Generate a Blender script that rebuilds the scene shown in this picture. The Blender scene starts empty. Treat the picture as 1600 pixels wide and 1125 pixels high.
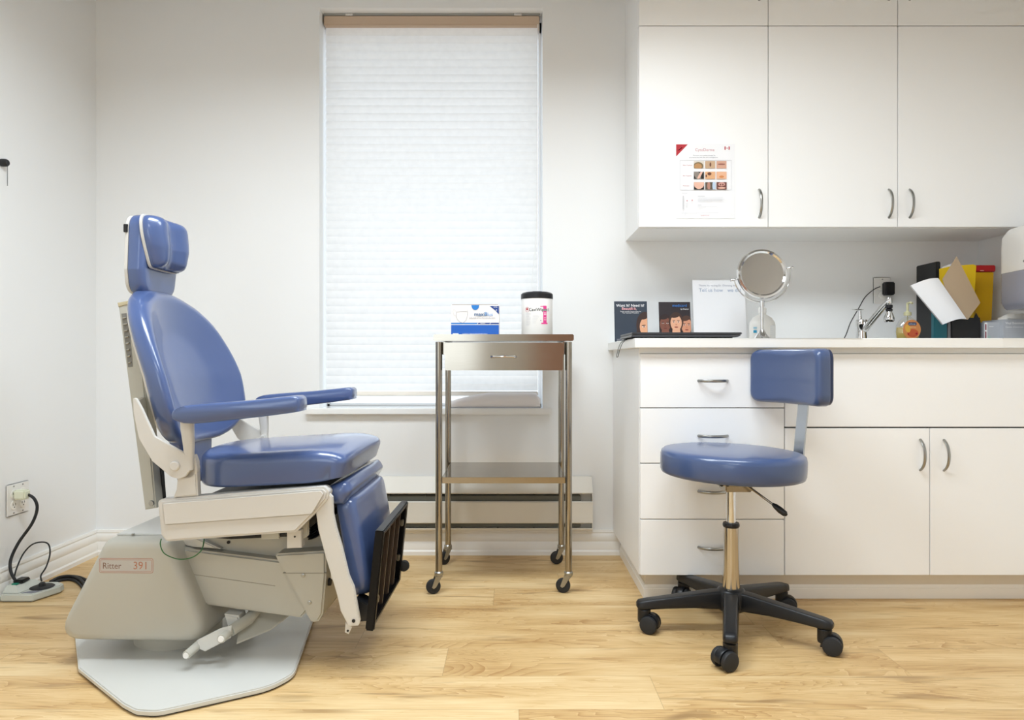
import bpy, bmesh, math, random
from math import sin, cos, pi, radians, sqrt, atan2
from mathutils import Vector, Matrix

S = bpy.context.scene
COL = S.collection
# ------------------------------------------------------------------ camera
F = 1080.0            # focal length in pixels of the 1600 px wide frame
H = 0.84              # camera height
cam_d = bpy.data.cameras.new('camera'); cam = bpy.data.objects.new('camera', cam_d); COL.objects.link(cam)
cam.location = (0, 0, H); cam.rotation_euler = (pi/2, 0, 0)
cam_d.sensor_width = 36; cam_d.lens = F/1600*36; cam_d.clip_start = .02
S.camera = cam
# ------------------------------------------------------------------ exposure
S.view_settings.view_transform = 'Standard'
S.view_settings.look = 'None'
S.view_settings.gamma = 1
S.view_settings.use_curve_mapping = False
S.view_settings.exposure = 0.08
S.cycles.max_bounces = 14
S.cycles.diffuse_bounces = 7
S.cycles.glossy_bounces = 6
S.cycles.sample_clamp_indirect = 6
# ------------------------------------------------------------------ daylight outside the window
W = bpy.data.worlds.new('daylight'); S.world = W; W.use_nodes = True
nt = W.node_tree; bg = nt.nodes['Background']
tc = nt.nodes.new('ShaderNodeTexCoord'); sx = nt.nodes.new('ShaderNodeSeparateXYZ')
nt.links.new(tc.outputs['Generated'], sx.inputs[0])
cr = nt.nodes.new('ShaderNodeValToRGB'); nt.links.new(sx.outputs['Z'], cr.inputs[0])
e = cr.color_ramp.elements
e[0].position = 0.0; e[0].color = (.42, .42, .42, 1)
e[1].position = 1.0; e[1].color = (.75, .86, 1.0, 1)
mp = nt.nodes.new('ShaderNodeMapRange'); mp.inputs[1].default_value = -1; mp.inputs[2].default_value = 1
nt.links.new(sx.outputs['Z'], mp.inputs[0]); nt.links.new(mp.outputs[0], cr.inputs[0])
x = e.new(.40); x.color = (.62, .64, .66, 1)
x = e.new(.55); x.color = (.72, .87, 1.0, 1)
nt.links.new(cr.outputs[0], bg.inputs[0]); bg.inputs[1].default_value = 1.9

def area(name, loc, rot, sx_, sy_, power, color=(1, 1, 1), spread=pi):
    d = bpy.data.lights.new(name, 'AREA'); d.shape = 'RECTANGLE'; d.size = sx_; d.size_y = sy_
    d.energy = power; d.color = color; d.spread = spread
    o = bpy.data.objects.new(name, d); COL.objects.link(o); o.location = loc; o.rotation_euler = rot
    return o
# two ceiling panels of the room, a third added as fill (housings below)
PANELS = [(-.55, 1.45), (.58, 1.5), (.0, -.7)]
for i, (px, py) in enumerate(PANELS):
    area('ceiling_panel_lamp', (px, py, 2.385), (0, 0, 0), .9, .55, (31, 20, 17)[i], (.835, .925, 1), radians(160))
# fill light added behind the camera, set in an invented window
area('rear_fill_light', (-.95, -1.955, 1.35), (pi/2, 0, 0), 1.2, 1.4, 10, (.85, .93, 1))

# ------------------------------------------------------------------ materials
def lin(c):
    if isinstance(c, str):
        c = [int(c[i:i+2], 16)/255 for i in (1, 3, 5)]
    return tuple((v/12.92 if v <= .04045 else ((v+.055)/1.055)**2.4) for v in c) + (1,)
MC = {}
def mat(name, c, rough=.5, metal=0, coat=0, bump=0, bscale=200, var=.03, vscale=3, alpha=1, trans=0, ior=1.45, sub=0, emit=0, spec=None, aniso=0):
    if name in MC: return MC[name]
    m = bpy.data.materials.new(name); m.use_nodes = True; MC[name] = m
    n = m.node_tree; b = n.nodes['Principled BSDF']
    L = lin(c)
    b.inputs['Roughness'].default_value = rough; b.inputs['Metallic'].default_value = metal
    b.inputs['Coat Weight'].default_value = coat; b.inputs['Coat Roughness'].default_value = .13
    b.inputs['Transmission Weight'].default_value = trans; b.inputs['IOR'].default_value = ior
    if spec is not None: b.inputs['Specular IOR Level'].default_value = spec
    if emit:
        b.inputs['Emission Color'].default_value = L; b.inputs['Emission Strength'].default_value = emit
    t = n.nodes.new('ShaderNodeTexCoord')
    if var:
        no = n.nodes.new('ShaderNodeTexNoise'); no.inputs['Scale'].default_value = vscale; no.inputs['Detail'].default_value = 4
        n.links.new(t.outputs['Object'], no.inputs['Vector'])
        r = n.nodes.new('ShaderNodeMix'); r.data_type = 'RGBA'
        r.inputs['A'].default_value = tuple(v*(1-var) for v in L[:3]) + (1,)
        r.inputs['B'].default_value = tuple(min(1, v*(1+var)) for v in L[:3]) + (1,)
        n.links.new(no.outputs[0], r.inputs['Factor']); n.links.new(r.outputs['Result'], b.inputs['Base Color'])
    else: b.inputs['Base Color'].default_value = L
    if bump:
        nb = n.nodes.new('ShaderNodeTexNoise'); nb.inputs['Scale'].default_value = bscale; nb.inputs['Detail'].default_value = 3
        n.links.new(t.outputs['Object'], nb.inputs['Vector'])
        bu = n.nodes.new('ShaderNodeBump'); bu.inputs['Strength'].default_value = bump; bu.inputs['Distance'].default_value = .001
        n.links.new(nb.outputs[0], bu.inputs['Height']); n.links.new(bu.outputs[0], b.inputs['Normal'])
    return m

M_wall = mat('wall_paint', '#eeefef', .6, bump=.15, bscale=120, var=.01)
M_ceil = mat('ceiling_paint', '#a9abad', .8, var=.01)
M_trim = mat('trim_paint', '#efedE8', .35, var=.01)
M_cab = mat('cabinet_laminate', '#f5f5f4', .38, var=.01, bump=.05, bscale=60)
M_carc = mat('cabinet_carcass', '#dcd8cc', .5, var=.02)
M_gap = mat('cabinet_gap', '#4a4a44', .8)
M_counter = mat('countertop_laminate', '#f3f2ee', .35, var=.01)
M_blue = mat('blue_vinyl', '#495c89', .30, coat=.8, bump=.04, bscale=350, var=.04, vscale=6)
M_blue2 = mat('stool_blue_vinyl', '#405279', .34, coat=.5, bump=.05, bscale=350, var=.04, vscale=6)
M_cream = mat('cream_enamel', '#b4b2a8', .35, var=.02, coat=.1)
M_rail = mat('cream_plastic', '#cfccc6', .42, var=.015)
M_plate = mat('grey_enamel', '#cbcbc6', .28, var=.03, coat=.2)
M_link = mat('grey_painted_steel', '#b9b8ae', .4, var=.03)
M_black = mat('black_plastic', '#17181b', .38, bump=.2, bscale=400, var=.1)
M_blackg = mat('black_gloss', '#08090d', .3, spec=.25)
M_rub = mat('black_rubber', '#232426', .6, var=.1)
M_dark = mat('dark_mechanism', '#1c1b1a', .6)
M_chrome = mat('chrome', '#dcdcdc', .08, 1, var=.01)
M_nickel = mat('satin_nickel', '#a7a7a3', .3, 1, var=.03)
M_white = mat('white_plastic', '#eceae6', .35, var=.01)
M_paper = mat('white_paper', '#eeeef0', .55, var=.01)

def steel_mat():
    m = mat('stainless_steel', '#a39c90', .2, 1, var=.05, vscale=8); n = m.node_tree; b = n.nodes['Principled BSDF']
    t = n.nodes.new('ShaderNodeTexCoord'); mpn = n.nodes.new('ShaderNodeMapping'); mpn.inputs['Scale'].default_value = (6, 6, 400)
    no = n.nodes.new('ShaderNodeTexNoise'); no.inputs['Scale'].default_value = 3
    n.links.new(t.outputs['Object'], mpn.inputs[0]); n.links.new(mpn.outputs[0], no.inputs['Vector'])
    mr = n.nodes.new('ShaderNodeMapRange'); mr.inputs[3].default_value = .08; mr.inputs[4].default_value = .18
    n.links.new(no.outputs[0], mr.inputs[0]); n.links.new(mr.outputs[0], b.inputs['Roughness'])
    return m
M_steel = steel_mat()
M_brass = mat('stool_column_steel', '#bdb7ae', .12, 1, var=.05, vscale=10)

def floor_mat():
    m = bpy.data.materials.new('oak_plank_floor'); m.use_nodes = True; n = m.node_tree; N = n.nodes; K = n.links
    b = N['Principled BSDF']; t = N.new('ShaderNodeTexCoord'); s = N.new('ShaderNodeSeparateXYZ'); K.new(t.outputs['Object'], s.inputs[0])
    def ma(op, a, bb=None, c=None):
        q = N.new('ShaderNodeMath'); q.operation = op
        for i, v in enumerate((a, bb, c)):
            if v is None: continue
            if isinstance(v, (int, float)): q.inputs[i].default_value = v
            else: K.new(v, q.inputs[i])
        return q.outputs[0]
    def noise(vec, sc, det=5, rg=.55, dist=0):
        q = N.new('ShaderNodeTexNoise'); K.new(vec, q.inputs['Vector']); q.inputs['Scale'].default_value = sc
        q.inputs['Detail'].default_value = det; q.inputs['Roughness'].default_value = rg; q.inputs['Distortion'].default_value = dist
        return q.outputs[0]
    def comb(a, bb, c):
        q = N.new('ShaderNodeCombineXYZ')
        for i, v in enumerate((a, bb, c)):
            if isinstance(v, (int, float)): q.inputs[i].default_value = v
            else: K.new(v, q.inputs[i])
        return q.outputs[0]
    PW, PL = .176, 1.25
    yy = ma('DIVIDE', ma('ADD', s.outputs['Y'], -1.662+17.6), PW)
    row = ma('FLOOR', yy); fy = ma('FRACT', yy)
    wn = N.new('ShaderNodeTexWhiteNoise'); wn.noise_dimensions = '1D'; K.new(ma('ADD', row, .37), wn.inputs['W'])
    xx = ma('ADD', ma('DIVIDE', ma('ADD', s.outputs['X'], 12.5), PL), wn.outputs['Value'])
    colm = ma('FLOOR', xx); fx = ma('FRACT', xx)
    w2 = N.new('ShaderNodeTexWhiteNoise'); w2.noise_dimensions = '2D'; K.new(comb(row, colm, 0), w2.inputs['Vector'])
    rid = w2.outputs['Value']
    off = ma('MULTIPLY', rid, 37.0)
    # long grain
    X_ = ma('ADD', s.outputs['X'], off)
    v1 = comb(X_, ma('MULTIPLY', s.outputs['Y'], 5.5), off)
    base = noise(v1, 1.15, 3, .45, 1.0)
    rings = ma('FRACT', ma('MULTIPLY', base, 26))
    ridge = ma('POWER', rings, 3.0)                     # sharp dark line, slow fade: growth rings
    fine = noise(comb(ma('MULTIPLY', X_, 2.2), ma('MULTIPLY', s.outputs['Y'], 90), 0), 2.2, 6, .68)
    fibre = noise(comb(ma('MULTIPLY', X_, 5), ma('MULTIPLY', s.outputs['Y'], 260), off), 2.0, 4, .6)
    blot = noise(comb(X_, ma('MULTIPLY', s.outputs['Y'], 5), off), 2.3, 3, .5)
    kn = noise(comb(X_, ma('MULTIPLY', s.outputs['Y'], 7), off), 3.4, 2, .5, .6)
    knm = N.new('ShaderNodeMapRange'); K.new(kn, knm.inputs[0]); knm.inputs[1].default_value = .62; knm.inputs[2].default_value = .76
    sw = N.new('ShaderNodeMapRange'); K.new(blot, sw.inputs[0]); sw.inputs[1].default_value = .36; sw.inputs[2].default_value = .58
    hl = ma('MULTIPLY', ma('GREATER_THAN', rings, .86), ma('MULTIPLY', sw.outputs[0], ma('GREATER_THAN', fibre, .42)))
    f = ma('ADD', ma('MULTIPLY', fine, .62), ma('MULTIPLY', fibre, .28))
    f = ma('SUBTRACT', f, ma('MULTIPLY', ma('MULTIPLY', ridge, sw.outputs[0]), .34))
    f = ma('ADD', f, ma('MULTIPLY', ma('SUBTRACT', .5, blot), .75))
    f = ma('ADD', f, ma('MULTIPLY', hl, .34))
    f = ma('ADD', f, ma('ADD', ma('MULTIPLY', ma('SUBTRACT', rid, .5), .14), .10))
    r = N.new('ShaderNodeValToRGB'); K.new(f, r.inputs[0]); e = r.color_ramp.elements
    e[0].position = .22; e[0].color = lin('#ac8450'); e[1].position = .80; e[1].color = lin('#e3ca9c')
    x = e.new(.5); x.color = lin('#cdab76')
    mx = N.new('ShaderNodeMix'); mx.data_type = 'RGBA'; K.new(ma('MULTIPLY', knm.outputs[0], .75), mx.inputs['Factor'])
    K.new(r.outputs[0], mx.inputs['A']); mx.inputs['B'].default_value = lin('#8a6a42')
    # seams
    ey = ma('MULTIPLY', ma('MINIMUM', fy, ma('SUBTRACT', 1, fy)), PW)
    ex = ma('MULTIPLY', ma('MINIMUM', fx, ma('SUBTRACT', 1, fx)), PL)
    sm = ma('LESS_THAN', ma('MINIMUM', ey, ex), .0009)
    m2 = N.new('ShaderNodeMix'); m2.data_type = 'RGBA'; K.new(ma('MULTIPLY', sm, .45), m2.inputs['Factor'])
    K.new(mx.outputs['Result'], m2.inputs['A']); m2.inputs['B'].default_value = lin('#8d7048')
    K.new(m2.outputs['Result'], b.inputs['Base Color'])
    K.new(ma('MULTIPLY_ADD', fine, .2, .34), b.inputs['Roughness'])
    bu = N.new('ShaderNodeBump'); bu.inputs['Strength'].default_value = .12; bu.inputs['Distance'].default_value = .0006
    K.new(ma('SUBTRACT', fine, ma('MULTIPLY', sm, 2)), bu.inputs['Height']); K.new(bu.outputs[0], b.inputs['Normal'])
    return m
M_floor = floor_mat()

def blind_mat():
    m = bpy.data.materials.new('cellular_blind_fabric'); m.use_nodes = True; n = m.node_tree; N = n.nodes; K = n.links
    for q in list(N):
        if q.type != 'OUTPUT_MATERIAL': N.remove(q)
    out = [q for q in N if q.type == 'OUTPUT_MATERIAL'][0]
    d = N.new('ShaderNodeBsdfDiffuse'); t = N.new('ShaderNodeBsdfTranslucent'); mx = N.new('ShaderNodeMixShader')
    no = N.new('ShaderNodeTexNoise'); no.inputs['Scale'].default_value = 40
    tcn = N.new('ShaderNodeTexCoord'); K.new(tcn.outputs['Object'], no.inputs['Vector'])
    r = N.new('ShaderNodeValToRGB'); K.new(no.outputs[0], r.inputs[0])
    r.color_ramp.elements[0].color = lin('#ebe9e6'); r.color_ramp.elements[1].color = lin('#f5f3f0')
    K.new(r.outputs[0], d.inputs[0]); K.new(r.outputs[0], t.inputs[0])
    mx.inputs[0].default_value = .48
    K.new(d.outputs[0], mx.inputs[1]); K.new(t.outputs[0], mx.inputs[2]); K.new(mx.outputs[0], out.inputs[0])
    return m
M_blind = blind_mat()

# ------------------------------------------------------------------ mesh helpers
def meta(o, label=None, cat=None, group=None, kind=None):
    if label: o['label'] = label
    if cat: o['category'] = cat
    if group: o['group'] = group
    if kind: o['kind'] = kind
    return o
def empty(name, loc, rz=0, label=None, cat=None, group=None):
    o = bpy.data.objects.new(name, None); COL.objects.link(o); o.location = loc; o.rotation_euler = (0, 0, rz)
    o.empty_display_size = .05
    return meta(o, label, cat, group)
def link(name, bm, m, parent=None, sharp=35, recalc=True):
    if recalc: bmesh.ops.recalc_face_normals(bm, faces=bm.faces)
    me = bpy.data.meshes.new(name); bm.to_mesh(me); bm.free()
    for mm in (m if isinstance(m, (list, tuple)) else [m]): me.materials.append(mm)
    me.shade_smooth(); me.set_sharp_from_angle(angle=radians(sharp))
    o = bpy.data.objects.new(name, me); COL.objects.link(o)
    if parent: o.parent = parent
    return o
def box(bm, x0, x1, y0, y1, z0, z1, bev=0, seg=2, mi=0):
    vs = [bm.verts.new((x, y, z)) for x in (x0, x1) for y in (y0, y1) for z in (z0, z1)]
    fs = [bm.faces.new([vs[i] for i in f]) for f in ((0,1,3,2),(4,6,7,5),(0,4,5,1),(2,3,7,6),(0,2,6,4),(1,5,7,3))]
    for f in fs: f.material_index = mi
    if bev:
        es = list({e for f in fs for e in f.edges})
        bmesh.ops.bevel(bm, geom=es, offset=bev, segments=seg, affect='EDGES', clamp_overlap=True, material=-1)
    return vs
def mkbox(name, m, parent, x0, x1, y0, y1, z0, z1, bev=.002, seg=2):
    bm = bmesh.new(); box(bm, x0, x1, y0, y1, z0, z1, bev, seg); return link(name, bm, m, parent)
def prism3(bm, A, B, bev=0, seg=2, mi=0):
    """closed outlines A and B (same count, 3-D) joined to a solid"""
    a = [bm.verts.new(p) for p in A]; b = [bm.verts.new(p) for p in B]; n = len(a)
    fs = [bm.faces.new(a), bm.faces.new(b[::-1])]
    for i in range(n): fs.append(bm.faces.new((a[i], b[i], b[(i+1) % n], a[(i+1) % n])))
    for f in fs: f.material_index = mi
    bmesh.ops.recalc_face_normals(bm, faces=fs)
    if bev:
        es = list({e for f in fs[:2] for e in f.edges})
        bmesh.ops.bevel(bm, geom=es, offset=bev, segments=seg, affect='EDGES', clamp_overlap=True, material=-1)
def rounded(pts, r, seg=4):
    """round the corners of a 2-D polygon; r number or list"""
    out = []; n = len(pts)
    for i, p in enumerate(pts):
        rr = r[i] if isinstance(r, (list, tuple)) else r
        p = Vector(p); a = Vector(pts[i-1]) - p; b = Vector(pts[(i+1) % n]) - p
        if rr <= 0: out.append(tuple(p)); continue
        ang = a.angle(b); d = min(rr/math.tan(ang/2), a.length*.49, b.length*.49)
        p0 = p + a.normalized()*d; p1 = p + b.normalized()*d
        for k in range(seg+1):
            t = k/seg; out.append(tuple(p0*(1-t)**2 + p*2*t*(1-t) + p1*t*t))
    return out
def loft(bm, rings, cap=True, closed=False, mi=0):
    R = [[bm.verts.new(p) for p in r] for r in rings]; n = len(R[0]); fs = []
    for i in range(len(R) - (0 if closed else 1)):
        a = R[i]; b = R[(i+1) % len(R)]
        for j in range(n): fs.append(bm.faces.new((a[j], a[(j+1) % n], b[(j+1) % n], b[j])))
    if cap and not closed: fs.append(bm.faces.new(R[0][::-1])); fs.append(bm.faces.new(R[-1]))
    for f in fs: f.material_index = mi
    return R
def smooth_path(pts, k=8):
    pts = [Vector(p) for p in pts]; out = []
    for i in range(len(pts)-1):
        p0 = pts[max(i-1, 0)]; p1 = pts[i]; p2 = pts[i+1]; p3 = pts[min(i+2, len(pts)-1)]
        for j in range(k):
            t = j/k
            out.append(.5*((2*p1)+(p2-p0)*t+(2*p0-5*p1+4*p2-p3)*t*t+(3*p1-p0-3*p2+p3)*t**3))
    out.append(pts[-1]); return out
def tube(bm, pts, r, n=12, mi=0, flat=None, up=None):
    """round (or w x h elliptic when flat=(w,h)) bar along pts; r number or list"""
    pts = [Vector(p) for p in pts]; rings = []; prev = None
    for i, p in enumerate(pts):
        t = (pts[min(i+1, len(pts)-1)] - pts[max(i-1, 0)]).normalized()
        if prev is None:
            u = Vector(up) if up else (Vector((0, 0, 1)) if abs(t.z) < .9 else Vector((1, 0, 0)))
        else: u = prev
        u = (u - t*u.dot(t)).normalized(); v = t.cross(u); prev = u
        rr = r[i] if isinstance(r, (list, tuple)) else r
        a, b_ = (flat if flat else (rr, rr))
        rings.append([p + u*cos(2*pi*k/n)*a + v*sin(2*pi*k/n)*b_ for k in range(n)])
    loft(bm, rings, mi=mi)
def mktube(name, m, parent, pts, r, n=12, smooth=0, flat=None, up=None):
    bm = bmesh.new(); tube(bm, smooth_path(pts, smooth) if smooth else pts, r, n, 0, flat, up); return link(name, bm, m, parent)
def lathe(bm, prof, n=32, c=(0, 0, 0), axis='z', mi=0, sx_=1, sy_=1):
    rings = []
    for r, h in prof:
        ring = []
        for k in range(n):
            a = 2*pi*k/n; u, v = max(r, 1e-4)*cos(a)*sx_, max(r, 1e-4)*sin(a)*sy_
            p = {'z': (u, v, h), 'y': (u, h, v), 'x': (h, u, v)}[axis]
            ring.append(Vector(p) + Vector(c))
        rings.append(ring)
    loft(bm, rings, mi=mi)
def mklathe(name, m, parent, prof, n=32, c=(0, 0, 0), axis='z', sx_=1, sy_=1, sharp=35):
    bm = bmesh.new(); lathe(bm, prof, n, c, axis, 0, sx_, sy_); return link(name, bm, m, parent, sharp)
def ringpad(bm, outline, prof, fn, mi=0):
    """padded shape: outline [(u,v)], prof [(scale or inset, depth)], fn(u,v,d)->xyz. negative first value = inset in metres"""
    n = len(outline); cu = sum(p[0] for p in outline)/n; cv = sum(p[1] for p in outline)/n
    rings = []
    for e_ in prof:
        s, d = e_[0], e_[1]; r_in = e_[2] if len(e_) > 2 else 0
        ring = []
        for u, v in outline:
            du, dv = u-cu, v-cv; L = sqrt(du*du+dv*dv) or 1
            k = s if s > 0 else max(0.02, (L+s)/L)
            if r_in: k = max(0.02, (L-r_in)*s/L)
            if s == 0: k = 1
            ring.append(Vector(fn(cu+du*k, cv+dv*k, d)))
        rings.append(ring)
    R = [[bm.verts.new(p) for p in r] for r in rings]
    for i in range(len(R)-1):
        for j in range(n): bm.faces.new((R[i][j], R[i][(j+1) % n], R[i+1][(j+1) % n], R[i+1][j])).material_index = mi
    for R_, rev in ((R[0], True), (R[-1], False)):
        c = Vector((0, 0, 0))
        for v in R_: c += v.co
        cvt = bm.verts.new(c/n)
        for j in range(n):
            f = (R_[j], R_[(j+1) % n], cvt); bm.faces.new(f[::-1] if rev else f).material_index = mi
def pad_prof(th, r, seg=6, rings=8, under=.004):
    """rounded rim radius r, thickness th: back flat, front rounded"""
    P = [(.5, 0), (-(r+.001), 0)]
    rb = min(under, th*.4)
    for k in range(4): a = pi/2*k/3; P.append((-(rb - rb*sin(a)) if k < 3 else 0, rb - rb*cos(a)))
    P[-1] = (0, rb)
    for k in range(seg+1):
        a = pi/2*k/seg; P.append((-(r - r*cos(a)) if k else 0, th - r + r*sin(a)))
    for k in range(1, rings): P.append((1 - .96*k/rings, th, r))
    return P
def resample(pts, step):
    out = []; n = len(pts)
    for i in range(n):
        a = Vector(pts[i]); b = Vector(pts[(i+1) % n]); k = max(1, int((b-a).length/step))
        for j in range(k): out.append(tuple(a.lerp(b, j/k)))
    return out
def catmull(pts, k=5):
    out = []; n = len(pts); V = [Vector(p) for p in pts]
    for i in range(n):
        p0, p1, p2, p3 = V[i-1], V[i], V[(i+1) % n], V[(i+2) % n]
        for j in range(k):
            t = j/k; out.append(tuple(.5*((2*p1)+(p2-p0)*t+(2*p0-5*p1+4*p2-p3)*t*t+(3*p1-p0-3*p2+p3)*t**3)))
    return out
def at(px, py, Y):
    return Vector(((px-800)*Y/F, Y, H-(py-562.5)*Y/F))

class Print:
    """flat printed matter on a plane: origin o, unit axes u (right) and v (up); layers climb by a hair"""
    def __init__(s, o, u, v, step=.00012):
        s.o = Vector(o); s.u = Vector(u).normalized(); s.v = Vector(v).normalized(); s.n = s.u.cross(s.v)
        s.bm = bmesh.new(); s.mats = []; s.k = 1; s.step = step
    def mi(s, m):
        if m not in s.mats: s.mats.append(m)
        return s.mats.index(m)
    def P(s, a, b, d=0): return s.o + s.u*a + s.v*b + s.n*(s.k*s.step + d)
    def poly(s, pts, m):
        f = s.bm.faces.new([s.bm.verts.new(s.P(*p)) for p in pts]); f.material_index = s.mi(m); s.k += 1
    def rect(s, x0, y0, x1, y1, m): s.poly([(x0, y0), (x1, y0), (x1, y1), (x0, y1)], m)
    def ell(s, cx, cy, rx, ry, m, rot=0, n=20, x0=-9, x1=9, y0=-9, y1=9):
        pts = []
        for k in range(n):
            a = 2*pi*k/n; x_, y_ = rx*cos(a), ry*sin(a)
            pts.append((min(max(cx + x_*cos(rot) - y_*sin(rot), x0), x1), min(max(cy + x_*sin(rot) + y_*cos(rot), y0), y1)))
        s.poly(pts, m)
    def text(s, t, x, y, size, m, align='LEFT', bold=0, sx_=1, shear=0, wrap=None):
        cu = bpy.data.curves.new('t', 'FONT'); cu.body = t; cu.size = size; cu.align_x = align; cu.offset = bold; cu.shear = shear
        cu.resolution_u = 3
        ob = bpy.data.objects.new('t', cu); COL.objects.link(ob)
        bpy.context.view_layer.update()
        me = bpy.data.meshes.new_from_object(ob.evaluated_get(bpy.context.evaluated_depsgraph_get()))
        bpy.data.objects.remove(ob); bpy.data.curves.remove(cu)
        idx = s.mi(m); vm = [s.bm.verts.new(wrap(x + v.co.x*sx_, y + v.co.y, s.k*s.step) if wrap else s.P(x + v.co.x*sx_, y + v.co.y)) for v in me.vertices]
        for p in me.polygons:
            try: f = s.bm.faces.new([vm[i] for i in p.vertices]); f.material_index = idx
            except ValueError: pass
        bpy.data.meshes.remove(me); s.k += 1
    def lines(s, x0, y0, w, n, dy, th, m, rnd=None):
        rnd = rnd or random.Random(4)
        for i in range(n):
            ww = w*(rnd.uniform(.75, 1) if i < n-1 else rnd.uniform(.3, .7)); s.k -= 1 if i else 0
            s.rect(x0, y0 - i*dy - th, x0+ww, y0 - i*dy, m)
    def build(s, name, parent):
        return link(name, s.bm, s.mats, parent, recalc=False)
def ink(name, c, rough=.5): return mat('ink_'+name, c, rough, var=.02, vscale=60)
K_black = ink('black', '#22222a'); K_grey = ink('grey', '#9a9aa0'); K_lgrey = ink('light_grey', '#c9c9cc'); K_white = ink('white', '#f4f4f4')
K_red = ink('red', '#b3202c'); K_skin = ink('skin', '#e0a888'); K_blue = ink('blue', '#2f6fb5'); K_navy = ink('navy', '#1d3566')
# ================================================================== THE ROOM
YB, XL, XR, ZC, YR = 2.992, -1.80, 2.02, 2.42, -2.0
WX0, WX1, WZ0, WZ1 = -.834, .133, .633, 2.363
def struct(o): o['kind'] = 'structure'; return o
struct(mkbox('floor', M_floor, None, XL-.1, XR+.1, YR-.1, YB+.2, -.1, 0, 0))
struct(mkbox('ceiling', M_ceil, None, XL-.1, XR+.1, YR-.1, YB+.2, ZC, ZC+.1, 0))
struct(mkbox('wall_left', M_wall, None, XL-.1, XL, YR-.1, YB+.2, 0, ZC, 0))
struct(mkbox('wall_right', M_wall, None, XR, XR+.1, YR-.1, YB+.2, 0, ZC, 0))
struct(mkbox('wall_rear', M_wall, None, XL, XR, YR-.1, YR, 0, ZC, 0))
bm = bmesh.new()
box(bm, XL, WX0, YB, YB+.2, 0, ZC); box(bm, WX1, XR, YB, YB+.2, 0, ZC)
box(bm, WX0, WX1, YB, YB+.2, 0, WZ0-.028); box(bm, WX0, WX1, YB, YB+.2, WZ1, ZC)
struct(link('wall_back', bm, M_wall))
# window sill
M_sill = mat('sill_gloss_paint', '#f2f2f0', .12, coat=.5)
struct(mkbox('trim_1', M_sill, None, -.886, .172, YB-.03, YB, WZ0-.028, WZ0, .004))
struct(mkbox('trim_2', M_sill, None, WX0, WX1, YB-.001, YB+.2, WZ0-.028, WZ0, 0))
# window frame and panes set in the outer half of the reveal
win = empty('window_1', ((WX0+WX1)/2, YB+.16, WZ0)); win['kind'] = 'structure'
M_upvc = mat('window_frame_white', '#f0f1f3', .3)
hw = (WX1-WX0)/2
bm = bmesh.new()
for a in ((-hw, -hw+.014, 0, WZ1-WZ0), (hw-.014, hw, 0, WZ1-WZ0), (-hw, hw, 0, .012), (-hw, hw, WZ1-WZ0-.05, WZ1-WZ0)):
    box(bm, a[0], a[1], -.03, .03, a[2], a[3], .003)
o = link('window_frame', bm, M_upvc, win); o['kind'] = 'structure'
M_glass = mat('window_glass', '#ffffff', 0, trans=1, var=0)
def clear_glass(m):
    n = m.node_tree; N = n.nodes; out = [q for q in N if q.type == 'OUTPUT_MATERIAL'][0]
    t = N.new('ShaderNodeBsdfTransparent'); g = N.new('ShaderNodeBsdfGlossy'); g.inputs['Roughness'].default_value = .02
    x = N.new('ShaderNodeMixShader'); x.inputs[0].default_value = .06
    n.links.new(t.outputs[0], x.inputs[1]); n.links.new(g.outputs[0], x.inputs[2]); n.links.new(x.outputs[0], out.inputs[0])
clear_glass(M_glass)
for z0, z1 in ((.010, WZ1-WZ0-.045),):
    o = mkbox('glass_pane', M_glass, win, -hw+.012, hw-.012, -.003, .003, z0, z1, 0); o['kind'] = 'structure'
area('window_portal', ((WX0+WX1)/2, YB+.205, (WZ0+WZ1)/2), (-pi/2, 0, 0), WX1-WX0, WZ1-WZ0, 1).data.cycles.is_portal = True

# made-up door behind the camera, a reddish reflection for the cart drawer
dr_ = empty('added_door_1', (.62, YR, 0)); dr_['kind'] = 'structure'
M_door = mat('added_door_wood', '#c79c88', .45, var=.2, vscale=5)
o = mkbox('added_door_leaf', M_door, dr_, -.42, .42, .001, .04, .005, 2.05, .002); o['kind'] = 'structure'
for a in ((-.49, -.42, 0, 2.12), (.42, .49, 0, 2.12), (-.42, .42, 2.05, 2.12)):
    o = mkbox('added_door_frame', M_trim, dr_, a[0], a[1], .001, .05, a[2], a[3], .002); o['kind'] = 'structure'
# invented window frame and glowing pane, added around the rear fill light
w2 = empty('added_window_2', (-.95, YR, 1.35)); w2['kind'] = 'structure'
bm = bmesh.new()
for a in ((-.67, -.60, -.77, .77), (.60, .67, -.77, .77), (-.60, .60, -.77, -.70), (-.60, .60, .70, .77)): box(bm, a[0], a[1], .001, .06, a[2], a[3], .003)
o = link('window_frame', bm, M_trim, w2); o['kind'] = 'structure'
o = mkbox('glass_pane', mat('added_glowing_pane', '#cfdbe8', .1, emit=.8, var=0), w2, -.60, .60, .002, .02, -.70, .70, 0); o['kind'] = 'structure'
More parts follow.
